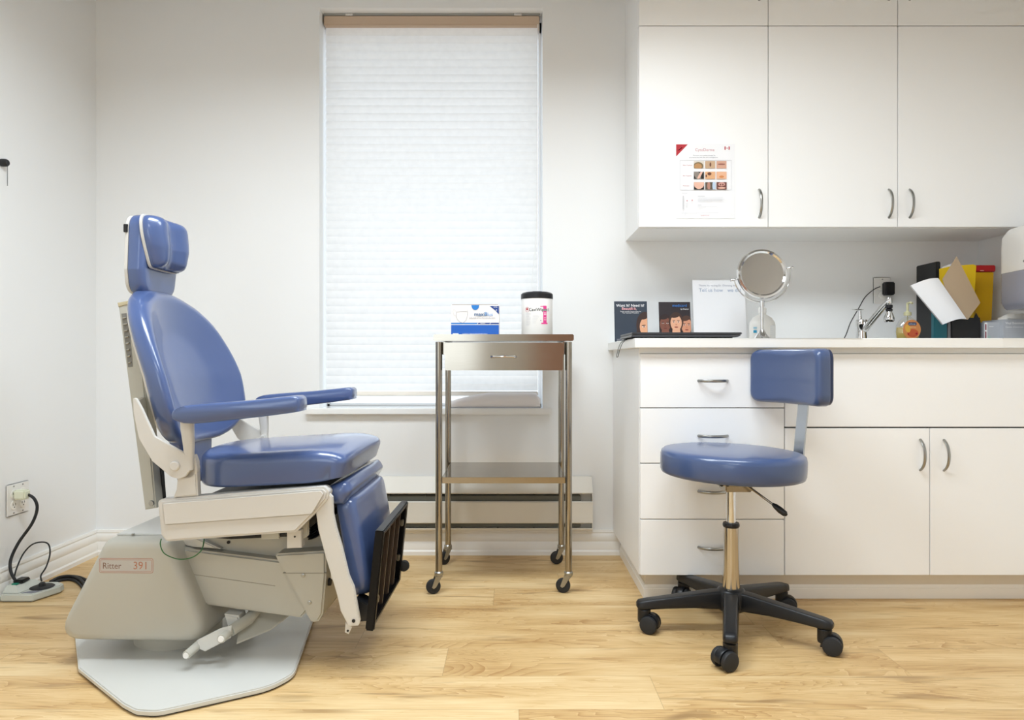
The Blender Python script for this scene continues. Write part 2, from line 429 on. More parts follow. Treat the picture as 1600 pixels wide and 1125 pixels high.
# baseboards
BP = [(0, 0), (.022, 0), (.022, .016), (.017, .022), (.017, .050), (.013, .058), (.0155, .064), (.0155, .084), (.010, .092), (.012, .098), (.009, .107), (0, .107)]
def base_run(name, p0, p1, nrm, ext0=0, ext1=0, prof=BP):
    p0 = Vector(p0); p1 = Vector(p1); d = (p1-p0).normalized(); n_ = Vector(nrm)
    bm = bmesh.new()
    A = [p0 + n_*a - d*(a*ext0) + Vector((0, 0, z)) for a, z in prof]; B = [p1 + n_*a + d*(a*ext1) + Vector((0, 0, z)) for a, z in prof]
    prism3(bm, A, B); return struct(link(name, bm, M_trim))
base_run('baseboard_left', (XL, YR, 0), (XL, YB, 0), (1, 0, 0), 0, -1)
base_run('baseboard_back', (XL, YB, 0), (.466, YB, 0), (0, -1, 0), -1, 0)
base_run('baseboard_rear', (.13, YR, 0), (XL, YR, 0), (0, 1, 0))
base_run('baseboard_right', (XR, 2.41, 0), (XR, YR, 0), (-1, 0, 0))

# ceiling lights (the room's lamps, plus the added fill panel behind the camera)
M_diff = mat('lamp_diffuser', '#fff6e8', .5, emit=1.2, var=0)
for i, (px, py) in enumerate(PANELS):
    r = empty('ceiling_light', (px, py, ZC), 0, ('recessed white ceiling light panel over the exam chair side of the room', 'recessed white ceiling light panel over the stool side of the room', 'added white ceiling light panel behind the camera, for fill')[i], 'light')
    bm = bmesh.new()
    for a in ((-.49, .49, -.32, -.285), (-.49, .49, .285, .32), (-.49, -.455, -.285, .285), (.455, .49, -.285, .285)): box(bm, a[0], a[1], a[2], a[3], -.03, 0, .002)
    link('frame', bm, M_trim, r)
    mkbox('diffuser', M_diff, r, -.455, .455, -.285, .285, -.022, -.006, 0)

# ================================================================== BLIND
bl = empty('cellular_blind', (-.352, YB+.075, WZ1), 0, 'white pleated cellular window blind lowered nearly to the sill', 'blind')
BX0, BX1 = -.825+.352, .116+.352
rail_top = WZ1-.008
M_head = mat('blind_headrail', '#c4ae98', .45)
mkbox('headrail', M_head, bl, BX0-.002, BX1+.004, -.03, .03, -.051, -.010, .003)
mkbox('mounting_strip', M_nickel, bl, BX0-.002, BX1+.008, -.032, .02, -.010, -.0005, .001)
mkbox('bottom_rail', mat('blind_bottom_rail', '#efe9df', .5), bl, BX0, BX1, -.016, .016, -1.682, -1.662, .004)
bm = bmesh.new(); z = -.051; zs = []; per = .0342
n = int((1.662-.051)/per); per = (1.662-.051)/n
L0 = []; L1 = []
for i in range(n):
    for k, dy in ((0, -.003), (.12, -.006), (.3, -.0085), (.5, -.0092), (.56, -.0086), (.7, -.0085), (.88, -.006)):
        zz = z - (i+k)*per; deep = 0
        yy = dy + (deep if k == 0 else 0)
        L0.append(bm.verts.new((BX0+.002, yy, zz))); L1.append(bm.verts.new((BX1-.002, yy, zz)))
for i in range(len(L0)-1): bm.faces.new((L0[i], L0[i+1], L1[i+1], L1[i]))
link('pleated_fabric', bm, M_blind, bl, sharp=60)
# lift cord loop
mktube('lift_cord', M_white, bl, [(BX1-.004, -.034, -.05), (BX1-.006, -.036, -.8), (BX1-.012, -.037, -1.0), (BX1-.028, -.038, -1.17), (BX1-.022, -.038, -1.23), (BX1-.005, -.038, -1.235), (BX1+.004, -.036, -1.18), (BX1+.003, -.034, -1.0), (BX1+.003, -.034, -.05)], .0013, 6, 5)
# small clips on the head rail
for xx in (BX0+.11, BX1-.09):
    mkbox('mounting_clip', M_chrome, bl, xx-.016, xx+.016, -.035, -.028, -.012, -.002, .001)

# rolled white towel on the sill
bm = bmesh.new(); rings = []
NT = 24
for i in range(NT+1):
    t = i/NT; x = -.285 + t*.407
    k = min(1, (.30+.70*min(1, (t/.45))**.7)) * (1 if t < .93 else sqrt(max(.05, 1-((t-.93)/.085)**2)))
    hh = .066*k; wd = .036*(.6+.4*k)
    rings.append([Vector((x, 3.003 + .036*.0 + wd*cos(a)*1.0, WZ0 + .0005 + hh/2 + hh/2*(abs(sin(a))**.75)*(1 if sin(a) > 0 else -1))) for a in [2*pi*j/20 for j in range(20)]])
loft(bm, rings)
o = link('rolled_towel', bm, mat('white_towel', '#f4f1f3', .85, bump=.4, bscale=500), None, 60)
meta(o, 'rolled white cloth lying along the right half of the window sill', 'towel')

# ================================================================== HEATER
ht = empty('baseboard_heater', (0, YB, 0), 0, 'long low white electric baseboard heater on the wall under the window', 'heater')
HX0, HX1 = -1.22, .343
M_heat = mat('heater_enamel', '#e4e0d6', .4)
def xprism(bm, prof, x0, x1, bev=0, mi=0):   # prof (y,z)
    prism3(bm, [(x0, y, z) for y, z in prof], [(x1, y, z) for y, z in prof], bev, 2, mi)
bm = bmesh.new()
xprism(bm, [(-.002, .110), (-.012, .110), (-.012, .330), (-.055, .276), (-.057, .272), (-.059, .276), (-.016, .338), (-.002, .338)], HX0, HX1)
link('back_panel', bm, M_heat, ht)
bm = bmesh.new(); xprism(bm, [(-.052, .150), (-.058, .146), (-.062, .150), (-.062, .236), (-.056, .240), (-.052, .236)], HX0, HX1); link('front_panel', bm, M_heat, ht)
bm = bmesh.new(); xprism(bm, [(-.012, .110), (-.054, .116), (-.058, .122), (-.058, .126), (-.05, .122), (-.012, .116)], HX0, HX1); link('lower_lip', bm, M_heat, ht)
for xx in (HX0, HX1-.003):
    bm = bmesh.new(); xprism(bm, [(-.002, .108), (-.063, .112), (-.063, .262), (-.014, .338), (-.002, .338)], xx, xx+.003); link('end_cap', bm, M_heat, ht)
M_fin = mat('heater_fins', '#6b6c64', .6, .3)
mkbox('heating_element', M_fin, ht, HX0+.01, HX1-.05, -.046, -.013, .128, .262, .002)
for k in range(10):
    xx = HX0+.08 + k*.154
    mkbox('bracket', M_fin, ht, xx, xx+.003, -.050, -.012, .124, .266, 0)

# ================================================================== LEFT WALL FITTINGS
op = empty('wall_outlet', (XL, 2.512, .337), pi/2, 'white double gang electrical outlet plate on the left wall near the floor', 'outlet')
bm = bmesh.new(); box(bm, -.057, .057, -.006, -.0002, -.0575, .0575, .003, 3); link('plate', bm, M_white, op)
M_ivory = mat('ivory_plastic', '#f2f0ea', .35)
for sx_ in (-.023, .023):
    for sz in (-.02, .02):
        bm = bmesh.new(); lathe(bm, [(.0168, -.0062), (.0168, -.0075), (.0158, -.0082)], 20, (sx_, 0, sz), 'y'); f = link('socket', bm, M_ivory, op)
        bm = bmesh.new()
        for dx in (-.006, .006): box(bm, sx_+dx-.001, sx_+dx+.001, -.0086, -.008, sz-.001, sz+.007)
        lathe(bm, [(.0022, -.008), (.0022, -.0086)], 10, (sx_, 0, sz-.007), 'y'); link('slots', bm, M_dark, f)
    for sz in (-.048, .048):
        mklathe('screw', M_nickel, op, [(.003, -.006), (.003, -.0072), (.002, -.0078)], 10, (sx_, 0, sz), 'y')

pc = empty('power_cord', (XL+.05, 2.5, .35), 0, 'thick dark grey power cord plugged into the left wall outlet and hanging to the floor', 'cord')
def rel(p, root): return Vector(p) - root.location
plug_m = mat('pale_green_plug', '#dfe2cc', .45)
bm = bmesh.new(); box(bm, XL+.010, XL+.052, 2.478, 2.512, .338, .372, .005, 3)
for v in bm.verts: v.co -= pc.location
link('plug', bm, plug_m, pc)
cp = [at(px_, py_, Y_) for px_, py_, Y_ in ((36, 773, 2.495), (44, 773, 2.50), (54, 780, 2.50), (58, 795, 2.50), (50, 818, 2.49), (29, 848, 2.475), (17, 874, 2.455), (17, 893, 2.44), (24, 907, 2.44))]
mktube('cable', M_rub, pc, [rel(p, pc) for p in cp], .0052, 10, 8)

# foot control on the floor
fc = empty('foot_control', (-1.70, 2.46, 0), 0, 'grey plastic foot control pedal box on the floor by the left wall', 'foot pedal')
M_fc = mat('foot_control_plastic', '#c5c8bf', .4)
fl = lambda pts: [(x+1.70, y-2.46) for x, y in pts]
ol = rounded(fl([(-1.774, 2.393), (-1.660, 2.393), (-1.624, 2.488), (-1.630, 2.520), (-1.66, 2.535), (-1.774, 2.535)]), [.005, .012, .02, .015, .012, .005])
bm = bmesh.new(); prism3(bm, [(x, y, .003) for x, y in ol], [(x*.975-.001, y*.97, .028) for x, y in ol], .004, 3); link('housing', bm, M_fc, fc)
r0 = fl([(-1.772, 2.402), (-1.715, 2.402), (-1.694, 2.515), (-1.772, 2.53)]); r1 = fl([(-1.772, 2.425), (-1.742, 2.425), (-1.722, 2.492), (-1.772, 2.50)])
bm = bmesh.new(); prism3(bm, [(x, y, .027) for x, y in r0], [(x, y, .051) for x, y in r1], .003, 2); link('raised_ridge', bm, M_fc, fc)
mklathe('pedal_disc', M_rub, fc, [(.001, .0275), (.036, .0275), (.039, .030), (.035, .033), (.012, .034), (.010, .043), (.006, .046), (.001, .046)], 32, (.021, .010, 0))
lb = fl([(-1.712, 2.408), (-1.672, 2.405), (-1.651, 2.430), (-1.682, 2.432)])
bm = bmesh.new(); prism3(bm, [(x, y, .0275) for x, y in lb], [(x, y, .0292) for x, y in lb]); link('label_plate', bm, mat('dull_grey_label', '#7d7f88', .5), fc)
bm = bmesh.new(); box(bm, -.062, -.028, -.022, .022, .0500, .063, .004); link('plug_block', bm, M_black, fc)
bm = bmesh.new(); box(bm, -.058, -.038, -.034, -.021, .0500, .054, .001); link('green_tab', bm, mat('green_plastic', '#2f8f78', .4), fc)
bm = bmesh.new(); box(bm, -.07, .03, -.06, .06, 0, .003); link('base_pad', bm, M_rub, fc)

# thin loop cord and cable bundle
lc = bpy.data.objects.new
def cord(name, pts, r, label, m=M_rub, n=8):
    c = Vector(pts[0]); o = mktube(name, m, None, [Vector(p)-c for p in pts], r, n, 8); o.location = c; return meta(o, label, 'cord')
cord('pedal_cord', [at(px_, py_, Y_) for px_, py_, Y_ in ((22, 903, 2.46), (26, 888, 2.47), (36, 866, 2.50), (50, 851, 2.52), (66, 847, 2.53), (76, 851, 2.53), (78, 866, 2.52), (72, 886, 2.50), (64, 899, 2.48), (65, 908, 2.47))], .0026, 'thin grey cord arching over the foot control in a loop')
for i, (dy, z, dx) in enumerate(((-.040, .0055, .006), (-.020, .0055, .003), (0, .0055, 0), (-.030, .0155, .004))):
    P = [(-1.722+dx, 2.590+dy*.6, z), (-1.735+dx*4, 2.655+dy, z), (-1.690+dx*2, 2.668+dy, z), (-1.62, 2.625+dy, z), (-1.54, 2.53+dy, z), (-1.47, 2.42+dy, z)]
    c = Vector(P[0]); o = mktube('floor_cable', M_rub, None, [Vector(p)-c for p in P], .005, 8, 6); o.location = c
    meta(o, ('dark cable on the floor nearest the camera, running from foot control to exam chair', 'dark cable on the floor second from the camera behind the foot control', 'dark cable on the floor nearest the baseboard behind the foot control', 'dark cable lying on top of the other cables behind the foot control')[i], 'cord', 'cables behind the foot control')

# black knob with bead chain at left edge
ck = empty('chain_holder', (XL, 2.435, 1.535), pi/2, 'small black knob with short bead chain on the left wall at picture edge', 'chain holder')
mklathe('knob', M_black, ck, [(.001, -.024), (.010, -.024), (.0135, -.018), (.014, -.004), (.013, 0)], 20, (0, 0, 0), 'y')
bm = bmesh.new()
for k in range(16): bmesh.ops.create_icosphere(bm, subdivisions=1, radius=.0018, matrix=Matrix.Translation((.006, -.018, -.012-k*.0044)))
link('bead_chain', bm, M_black, ck)

# ================================================================== CABINETS
def bow_handle(parent, x, y, z, L, vertical, m=M_nickel, proud=.028):
    """y = door face; bowed pull"""
    P = []; N_ = 14
    for i in range(N_+1):
        t = i/N_; s = (t-.5)*L; d = proud*(1-abs(2*t-1)**3.2)*.55 + proud*.45*(1-(2*t-1)**2)
        P.append((x, y-d, z+s) if vertical else (x+s, y-d, z))
    P[0] = (P[0][0], y+.002, P[0][2]); P[-1] = (P[-1][0], y+.002, P[-1][2])
    up = (1, 0, 0) if vertical else (0, 0, 1)
    return mktube('handle', m, parent, P, .004, 10, 0, (.0052, .0032), up)

YF = 2.363          # lower fronts
DX = [.4376, .932, 1.4285, 1.9255]
ZT, ZBm = .862, .103
def front(name, parent, x0, x1, z0, z1, yf, th=.018):
    g = .0016
    c = Vector(((x0+x1)/2, yf, (z0+z1)/2)) - parent.location
    o = mkbox(name, M_cab, parent, -(x1-x0)/2+g, (x1-x0)/2-g, 0, th, -(z1-z0)/2+g, (z1-z0)/2-g, .0012, 2)
    o.location = c; return o
# drawer unit
du = empty('drawer_cabinet', (.4376, YF, 0), 0, 'white four-drawer base cabinet at the left end, behind the stool', 'cabinet')
def carcass(parent, x0, x1, yf, yb, z0, z1, name='body'):
    L = parent.location; bm = bmesh.new()
    box(bm, x0-L.x, x1-L.x, yf-L.y, yb-L.y, z0-L.z, z1-L.z); return link(name, bm, M_cab, parent)
def back_strip(parent, x0, x1, y, z0, z1):
    L = parent.location; bm = bmesh.new(); box(bm, x0-L.x, x1-L.x, y-L.y, y-L.y+.001, z0-L.z, z1-L.z); return link('shadow_gap', bm, M_gap, parent)
carcass(du, DX[0], DX[1], YF+.0195, YB-.001, ZBm-.002, .881)
back_strip(du, DX[0]+.004, DX[1]-.0005, YF+.0183, ZBm, ZT)
dz = [ZT, .6765, .4865, .2953, ZBm]
dz = [.862, .676, .4864, .2952, .103]
for i in range(4):
    d = front('drawer', du, DX[0], DX[1], dz[i+1], dz[i], YF)
    hz = (.7688, .5805, .391, .2)[i]
    bow_handle(d, (1114-800)/457-(DX[0]+DX[1])/2, 0, hz-(dz[i]+dz[i+1])/2, .103, False)
# sink cabinet
sc_ = empty('sink_cabinet', (DX[1], YF, 0), 0, 'white double-door base cabinet with blank panel under the faucet', 'cabinet')
carcass(sc_, DX[1], XR-.001, YF+.0195, YB-.001, ZBm-.002, .74)
bm = bmesh.new(); box(bm, 0, XR-.001-DX[1], .0195, .04, .74, .881); link('front_rail', bm, M_cab, sc_)
back_strip(sc_, DX[1], DX[3]+.004, YF+.0183, ZBm, ZT)
front('false_front', sc_, DX[1], DX[3], .610, ZT, YF)
d = front('door', sc_, DX[1], DX[2], ZBm, .608, YF); bow_handle(d, (1438-800)/457-(DX[1]+DX[2])/2, 0, .5155-(ZBm+.608)/2, .107, True)
d = front('door', sc_, DX[2], DX[3], ZBm, .608, YF); bow_handle(d, (1475-800)/457-(DX[2]+DX[3])/2, 0, .5145-(ZBm+.608)/2, .107, True)
mkbox('filler_strip', M_cab, sc_, DX[3]-DX[1]+.001, XR-DX[1]-.001, 0, .018, ZBm, ZT, .001)
# toe kick
tk = mkbox('trim_3', mat('toe_kick', '#dcd5c8', .5), None, .470, XR, 2.440, 2.460, 0, .101, 0); struct(tk)
struct(mkbox('trim_4', mat('toe_kick', '#dcd5c8'), None, .470, .488, 2.460, YB-.001, 0, .101, 0))
QP = [(0, 0), (.007, 0), (.007, .034), (.004, .037), (.005, .041), (.002, .048), (0, .048)]
base_run('trim_5', (.470, 2.440, 0), (XR, 2.440, 0), (0, -1, 0), 1, 0, QP)
base_run('trim_6', (.470, YB-.022, 0), (.470, 2.440, 0), (-1, 0, 0), 0, 1, QP)
# countertop with sink cut-out
SX0, SX1, SY0, SY1 = 1.18, 1.66, 2.44, 2.74
bm = bmesh.new(); CY0 = 2.336; CX0 = .4155
ol = [(CX0, CY0), (XR-.001, CY0), (XR-.001, YB-.001), (CX0, YB-.001)]
box(bm, CX0, SX0, CY0, YB-.001, .881, .914); box(bm, SX1, XR-.001, CY0, YB-.001, .881, .914)
box(bm, SX0, SX1, CY0, SY0, .881, .914); box(bm, SX0, SX1, SY1, YB-.001, .881, .914)
bmesh.ops.remove_doubles(bm, verts=bm.verts, dist=1e-5)
ct = link('countertop', bm, M_counter)
mb = ct.modifiers.new('b', 'BEVEL'); mb.width = .0025; mb.segments = 2; mb.limit_method = 'ANGLE'
meta(ct, 'long white laminate countertop over the base cabinets along the wall', 'countertop')
# small upstand line on the wall behind the counter
us = mkbox('backsplash', M_wall, None, .46, XR-.002, YB-.008, YB-.0005, .915, 1.085, .003)
meta(us, 'low off-white backsplash board on the wall behind the countertop', 'backsplash')
# sink basin
bm = bmesh.new()
for p in ((SX0-.012, SX1+.012, SY0-.012, SY0, .9145, .917), (SX0-.012, SX1+.012, SY1, SY1+.012, .9145, .917), (SX0-.012, SX0, SY0, SY1, .9145, .917), (SX1, SX1+.012, SY0, SY1, .9145, .917)): box(bm, *p)
for p in ((SX0+.001, SX0+.003, SY0+.001, SY1-.001, .755, .916), (SX1-.003, SX1-.001, SY0+.001, SY1-.001, .755, .916), (SX0+.001, SX1-.001, SY0+.001, SY0+.003, .755, .916), (SX0+.001, SX1-.001, SY1-.003, SY1-.001, .755, .916), (SX0+.001, SX1-.001, SY0+.001, SY1-.001, .752, .755)): box(bm, *p)
meta(link('sink', bm, M_nickel), 'stainless steel sink basin set in the countertop below the faucet', 'sink')

# upper cabinets
YU = 2.68; UZ0, UZ1, UZ2 = 1.354, 2.1355, ZC
UX = [.4913, .9935, 1.496, 2.0]
def upper(label, cols, z0, z1, handles, right_fill=0):
    x0, x1 = cols[0], cols[-1]
    r = empty('wall_cabinet', (x0, YU, z0), 0, label, 'cabinet')
    carcass(r, x0, x1+right_fill, YU+.0195, YB-.001, z0, z1-.0006)
    back_strip(r, x0+.004, x1, YU+.0183, z0+.003, z1-.003)
    for i in range(len(cols)-1):
        d = front('door', r, cols[i], cols[i+1], z0, z1-(.004 if z1 == ZC else 0), YU)
        hx, hz = handles[i]; bow_handle(d, hx-(cols[i]+cols[i+1])/2, 0, hz-(z0+z1)/2, .112, True)
    return r
hx = [(1185.5-800)/403+.002, (1389-800)/403, (1421.5-800)/403]
hz = H+(562.5-318)/403
hz2 = H+(562.5+22)/403
upper('single-door white wall cabinet with printed poster on its door', UX[:2], UZ0, UZ1, [(hx[0], hz)])
upper('double-door white wall cabinet above the faucet, lower row', UX[1:], UZ0, UZ1, [(hx[1], hz), (hx[2], hz)], .019)
upper('short single-door white wall cabinet at the top left by the ceiling', UX[:2], UZ1+.0006, UZ2-.0005, [(hx[0], hz2)])
upper('short double-door white wall cabinet at the top right by the ceiling', UX[1:], UZ1+.0006, UZ2-.0005, [(hx[1], hz2), (hx[2], hz2)], .019)
# ================================================================== EXAM CHAIR
OC = Vector((-.95, 2.07, 0)); PSI = radians(-1)
chair = empty('exam_chair', OC, PSI, 'large blue and cream powered medical exam chair on a grey floor plate', 'exam chair')
cs, sn = cos(PSI), sin(PSI)
def LP(px, py, w):
    dx, dz_ = (px-800)/F, -(py-562.5)/F
    t = (w - OC.x*sn + OC.y*cs) / (cs - dx*sn)
    return Vector((cs*(t*dx-OC.x) + sn*(t-OC.y), w, H + t*dz_))
def to_local(X, Y, Z=0):
    return Vector((cs*(X-OC.x)+sn*(Y-OC.y), -sn*(X-OC.x)+cs*(Y-OC.y), Z))
def slab(name, m, pix, w0, w1, bev=.004, seg=3, parent=chair, mirror=False, rnd=0):
    """side profile measured on the plane w0, given real thickness to w1"""
    def one(sg):
        P = [LP(px, py, w0) for px, py in pix]
        q = [(p.x, p.z) for p in P]
        if rnd: q = rounded(q, rnd)
        bm = bmesh.new(); prism3(bm, [(x, w0*sg, z) for x, z in q], [(x, w1*sg, z) for x, z in q], bev, seg)
        return link(name, bm, m, parent)
    a = one(1)
    if mirror: return a, one(-1)
    return a
# floor plate
pl = [(122.6, 1043), (192, 1098.6), (212, 1109), (246, 1111), (422.7, 1071.6), (459.6, 1051.7), (482, 987.7)]
P = []
for px, py in pl:
    s_ = (py-562.5)/(H-.018); P.append(to_local((px-800)/s_, F/s_))
P += [to_local(-.66, 2.36), to_local(-.86, 2.47), to_local(-1.16, 2.47), to_local(-1.40, 2.30), to_local(-1.41, 2.22)]
q = [(p.x, p.y) for p in P]
q = rounded(q, [.02, .05, .05, .06, .12, .08, .03, .05, .05, .05, .05, .05])
bm = bmesh.new(); prism3(bm, [(x, y, .004) for x, y in q], [(x, y, .018) for x, y in q], .003, 2); link('floor_plate', bm, M_plate, chair)
bm = bmesh.new(); prism3(bm, [(x*.985, y*.985, 0) for x, y in q], [(x*.985, y*.985, .004) for x, y in q]); link('plate_pad', bm, M_rub, chair)
# base housing
w0 = -.19
q = [LP(*p, w0) for p in ((80, 1003), (331, 1008), (322, 985), (262, 843), (161, 843))]
q = [(q[0].x, q[0].z), (q[1].x, q[1].z), (q[2].x, q[2].z), (q[3].x, q[3].z), (q[4].x, q[4].z)]
q = [(q[0][0], q[0][1]), (q[1][0]-.004, q[0][1]-.002), (q[3][0], q[3][1]), (q[4][0], q[4][1])]
q = rounded(q, [.05, .05, .03, .04], 6)
bm = bmesh.new()
C = (sum(a for a, b in q)/len(q), sum(b for a, b in q)/len(q))
prof = [(-.030, -.19), (-.016, -.188), (-.006, -.180), (-.001, -.168), (0, -.155), (0, .155), (-.001, .168), (-.006, .180), (-.016, .188), (-.030, .19)]
rings = []
for ins, w in prof:
    ring = []
    for x, z in q:
        dx_, dz_ = x-C[0], z-C[1]; L = sqrt(dx_*dx_+dz_*dz_); k = (L+ins)/L
        ring.append(Vector((C[0]+dx_*k, w, C[1]+dz_*k)))
    rings.append(ring)
loft(bm, rings); hous = link('base_housing', bm, M_cream, chair, 50)
mklathe('under_hub', M_link, chair, [(.12, .018), (.12, .05), (.10, .07)], 40, (C[0]+.03, 0, 0))
# seam of the cover and top plate
for pts in ([(266, 846, -.158), (336, 992, -.158)],):
    A = LP(*pts[0]); B = LP(*pts[1])
top_z = q[0][1]
ztop = max(z for x, z in q)
xs = [x for x, z in q if z > ztop-.004]
mkbox('top_cover', M_plate, chair, min(xs)+.0, max(xs)-.0, -.145, .17, ztop-.002, ztop+.0035, .002)
for dx_, w in ((.02, -.15), (.02, .15)):
    mklathe('screw', M_nickel, chair, [(.005, 0), (.005, .002), (.003, .003)], 12, (min(xs)+dx_+.03, w, ztop+.0032))
# model badge on the near face
n0 = LP(155, 872, -.1902); n1 = LP(239.5, 895.5, -.1902)
pb = Print((n0.x, -.1902, n1.z), (1, 0, 0), (0, 0, 1))
bw, bh = n1.x-n0.x, n0.z-n1.z
K_copper = mat('ink_copper', '#b5806a', .3, .5); K_brown = mat('ink_brown', '#7a5a4a', .5)
def rr(x0, y0, x1, y1, r): return rounded([(x0, y0), (x1, y0), (x1, y1), (x0, y1)], r)
pb.poly(rr(0, 0, bw, bh, .006), K_copper); pb.poly(rr(.0012, .0012, bw-.0012, bh-.0012, .005), mat('badge_grey', '#b4b0aa', .35))
pb.poly(rr(.004, .004, bw-.004, bh-.004, .004), K_copper); pb.poly(rr(.005, .005, bw-.005, bh-.005, .003), mat('badge_grey', '#b4b0aa'))
pb.text('Ritter', .009, .0115, .024, K_brown, sx_=.92); pb.text('391', .093, .0105, .030, K_copper, sx_=.95)
pb.build('model_badge', hous)

# lifting arm between base and seat
arm = slab('lift_arm', M_cream, [(255, 850), (300, 859), (428, 875), (470, 880), (480, 955), (470, 966), (440, 962), (317, 945), (290, 940)], -.135, .135, .006)
g = slab('arm_seam', mat('seam_shadow', '#8d897c', .6), [(276, 893.5), (430, 915), (430, 916), (276, 894.5)], -.1354, -.13, 0, parent=chair)
slab('upper_link', M_link, [(318, 838), (515, 812), (515, 895), (470, 900), (430, 880), (340, 858)], -.10, .10, .004)
mklathe('link_hole', M_dark, chair, [(.0045, -.004), (.0045, 0)], 16, LP(357.5, 847, -.1001), 'y')
slab('link_cover', M_plate, [(250, 842), (300, 838), (345, 858), (300, 855)], -.12, .12, .003)
# seat carrier bracket
ca = slab('carrier_bracket', M_cream, [(427.7, 866), (509, 861), (509, 900), (504, 960), (497, 972), (486, 973), (478, 960)], -.155, .155, .006, rnd=.008)
mkseam = slab('fold_line', mat('seam_shadow', '#8d897c'), [(441.5, 895.2), (509, 895.2), (509, 896.2), (442, 896.2)], -.1556, -.15, 0)
for p in ((473.5, 899), (483.7, 941.5)):
    mklathe('screw', M_nickel, ca, [(.0055, .0), (.0055, -.002), (.003, -.003)], 12, LP(*p, -.1552), 'y')
for p in ((516, 909),):
    c = LP(*p, -.12); mklathe('side_bolt', M_dark, chair, [(.001, -.02), (.011, -.02), (.011, .012), (.001, .012)], 12, (c.x-.01, -.12, c.z), 'x')
# dark mechanism under the seat
slab('seat_underframe', M_dark, [(285, 790), (498, 776), (495, 815), (470, 838), (360, 843), (300, 838)], -.19, .19, .003)
slab('motor_housing', M_cream, [(452, 822), (482, 808), (482, 836), (474, 843), (452, 846)], -.197, -.12, .003)
slab('release_catch', M_rail, [(448, 828), (471, 828), (471, 856), (448, 857)], -.212, -.18, .002)
cpt = LP(460.5, 838.6, -.2125); mklathe('catch_hole', M_dark, chair, [(.0028, 0), (.0028, .001)], 10, cpt, 'y')
slab('actuator', M_link, [(408, 832), (436, 829), (436, 842), (408, 843)], -.195, -.16, .002)
bm = bmesh.new(); rings = []
P0 = LP(480, 800, -.15); P1 = LP(494, 838, -.15)
for i in range(25):
    t = i/24; c = P0.lerp(P1, t); r_ = .020 + .006*(i % 2)
    rings.append([Vector((c.x + r_*cos(a)*.7, -.15 + r_*sin(a)*1.6, c.z + r_*cos(a)*.25)) for a in [2*pi*k/20 for k in range(20)]])
loft(bm, rings); link('bellows', bm, M_black, chair)
# foot lever of the floor lock
w_ = -.20
A = LP(390, 955, -.02); B = LP(345.5, 998.5, -.235); Cc = LP(291, 1024, -.245); D = LP(310, 1006, -.20)
mktube('lever_shaft', M_link, chair, [to_local(-.735, 2.18, .14), (B.x+.03, -.13, B.z+.012), (B.x+.002, -.18, B.z)], .0155, 16)
mktube('lever_pin', M_link, chair, [(B.x, -.17, B.z), (B.x, -.235, B.z)], .0115, 16)
mktube('lever_grip', M_link, chair, [(Cc.x+.014, -.19, Cc.z+.012), (Cc.x, -.245, Cc.z)], .0115, 16)
bm = bmesh.new()
prism3(bm, [(B.x+.012, -.20, B.z+.022), (B.x-.018, -.20, B.z+.014), (Cc.x+.012, -.212, Cc.z+.026), (Cc.x+.016, -.212, Cc.z+.004), (Cc.x+.034, -.212, Cc.z-.004), (B.x+.010, -.20, B.z-.012)],
       [(B.x+.012, -.194, B.z+.022), (B.x-.018, -.194, B.z+.014), (Cc.x+.012, -.206, Cc.z+.026), (Cc.x+.016, -.206, Cc.z+.004), (Cc.x+.034, -.206, Cc.z-.004), (B.x+.010, -.194, B.z-.012)], .002)
link('lever_plate', bm, M_plate, chair)
bm = bmesh.new()
prism3(bm, [(B.x-.03, -.15, B.z+.034), (B.x+.01, -.15, B.z+.03), (B.x+.016, -.15, B.z+.006), (B.x-.02, -.15, B.z)], [(B.x-.03, -.10, B.z+.034), (B.x+.01, -.10, B.z+.03), (B.x+.016, -.10, B.z+.006), (B.x-.02, -.10, B.z)], .004)
link('lever_bracket', bm, M_plate, chair)
for c in (B, Cc):
    mklathe('pin_cap', M_white, chair, [(.001, -.003), (.0075, -.003), (.0085, 0)], 16, (c.x, c.y-.0005, c.z), 'y')
bm = bmesh.new(); a = B
prism3(bm, [(a.x+.01, -.16, .055), (a.x+.085, -.10, .072), (a.x+.16, -.0, .12), (a.x+.09, -.0, .14), (a.x+.0, -.12, .10)],
       [(a.x+.01, -.16, .060), (a.x+.085, -.10, .077), (a.x+.16, -.0, .125), (a.x+.09, -.0, .145), (a.x+.0, -.12, .105)], .001)
link('lever_guard', bm, M_link, chair)

# side rails
rl = slab('side_rail', M_rail, [(244.7, 781.4), (380, 770), (505, 761), (513.5, 768.5), (510.6, 781), (493, 801.5), (462, 832), (364, 839), (259, 847), (250.4, 836)], -.262, -.215, .006, 4, mirror=True, rnd=.012)
for sg, parent in ((1, rl[0]), (-1, rl[1])):
    q = [LP(px, py, -.262) for px, py in ((254, 786), (502, 765.5), (507, 772), (488, 803.5), (258, 820))]
    q2 = rounded([(p.x, p.z) for p in q], .006)
    bm = bmesh.new(); prism3(bm, [(x, -.262*sg, z) for x, z in q2], [(x, -.2665*sg, z) for x, z in q2], .003, 3)
    link('raised_band', bm, M_rail, parent)
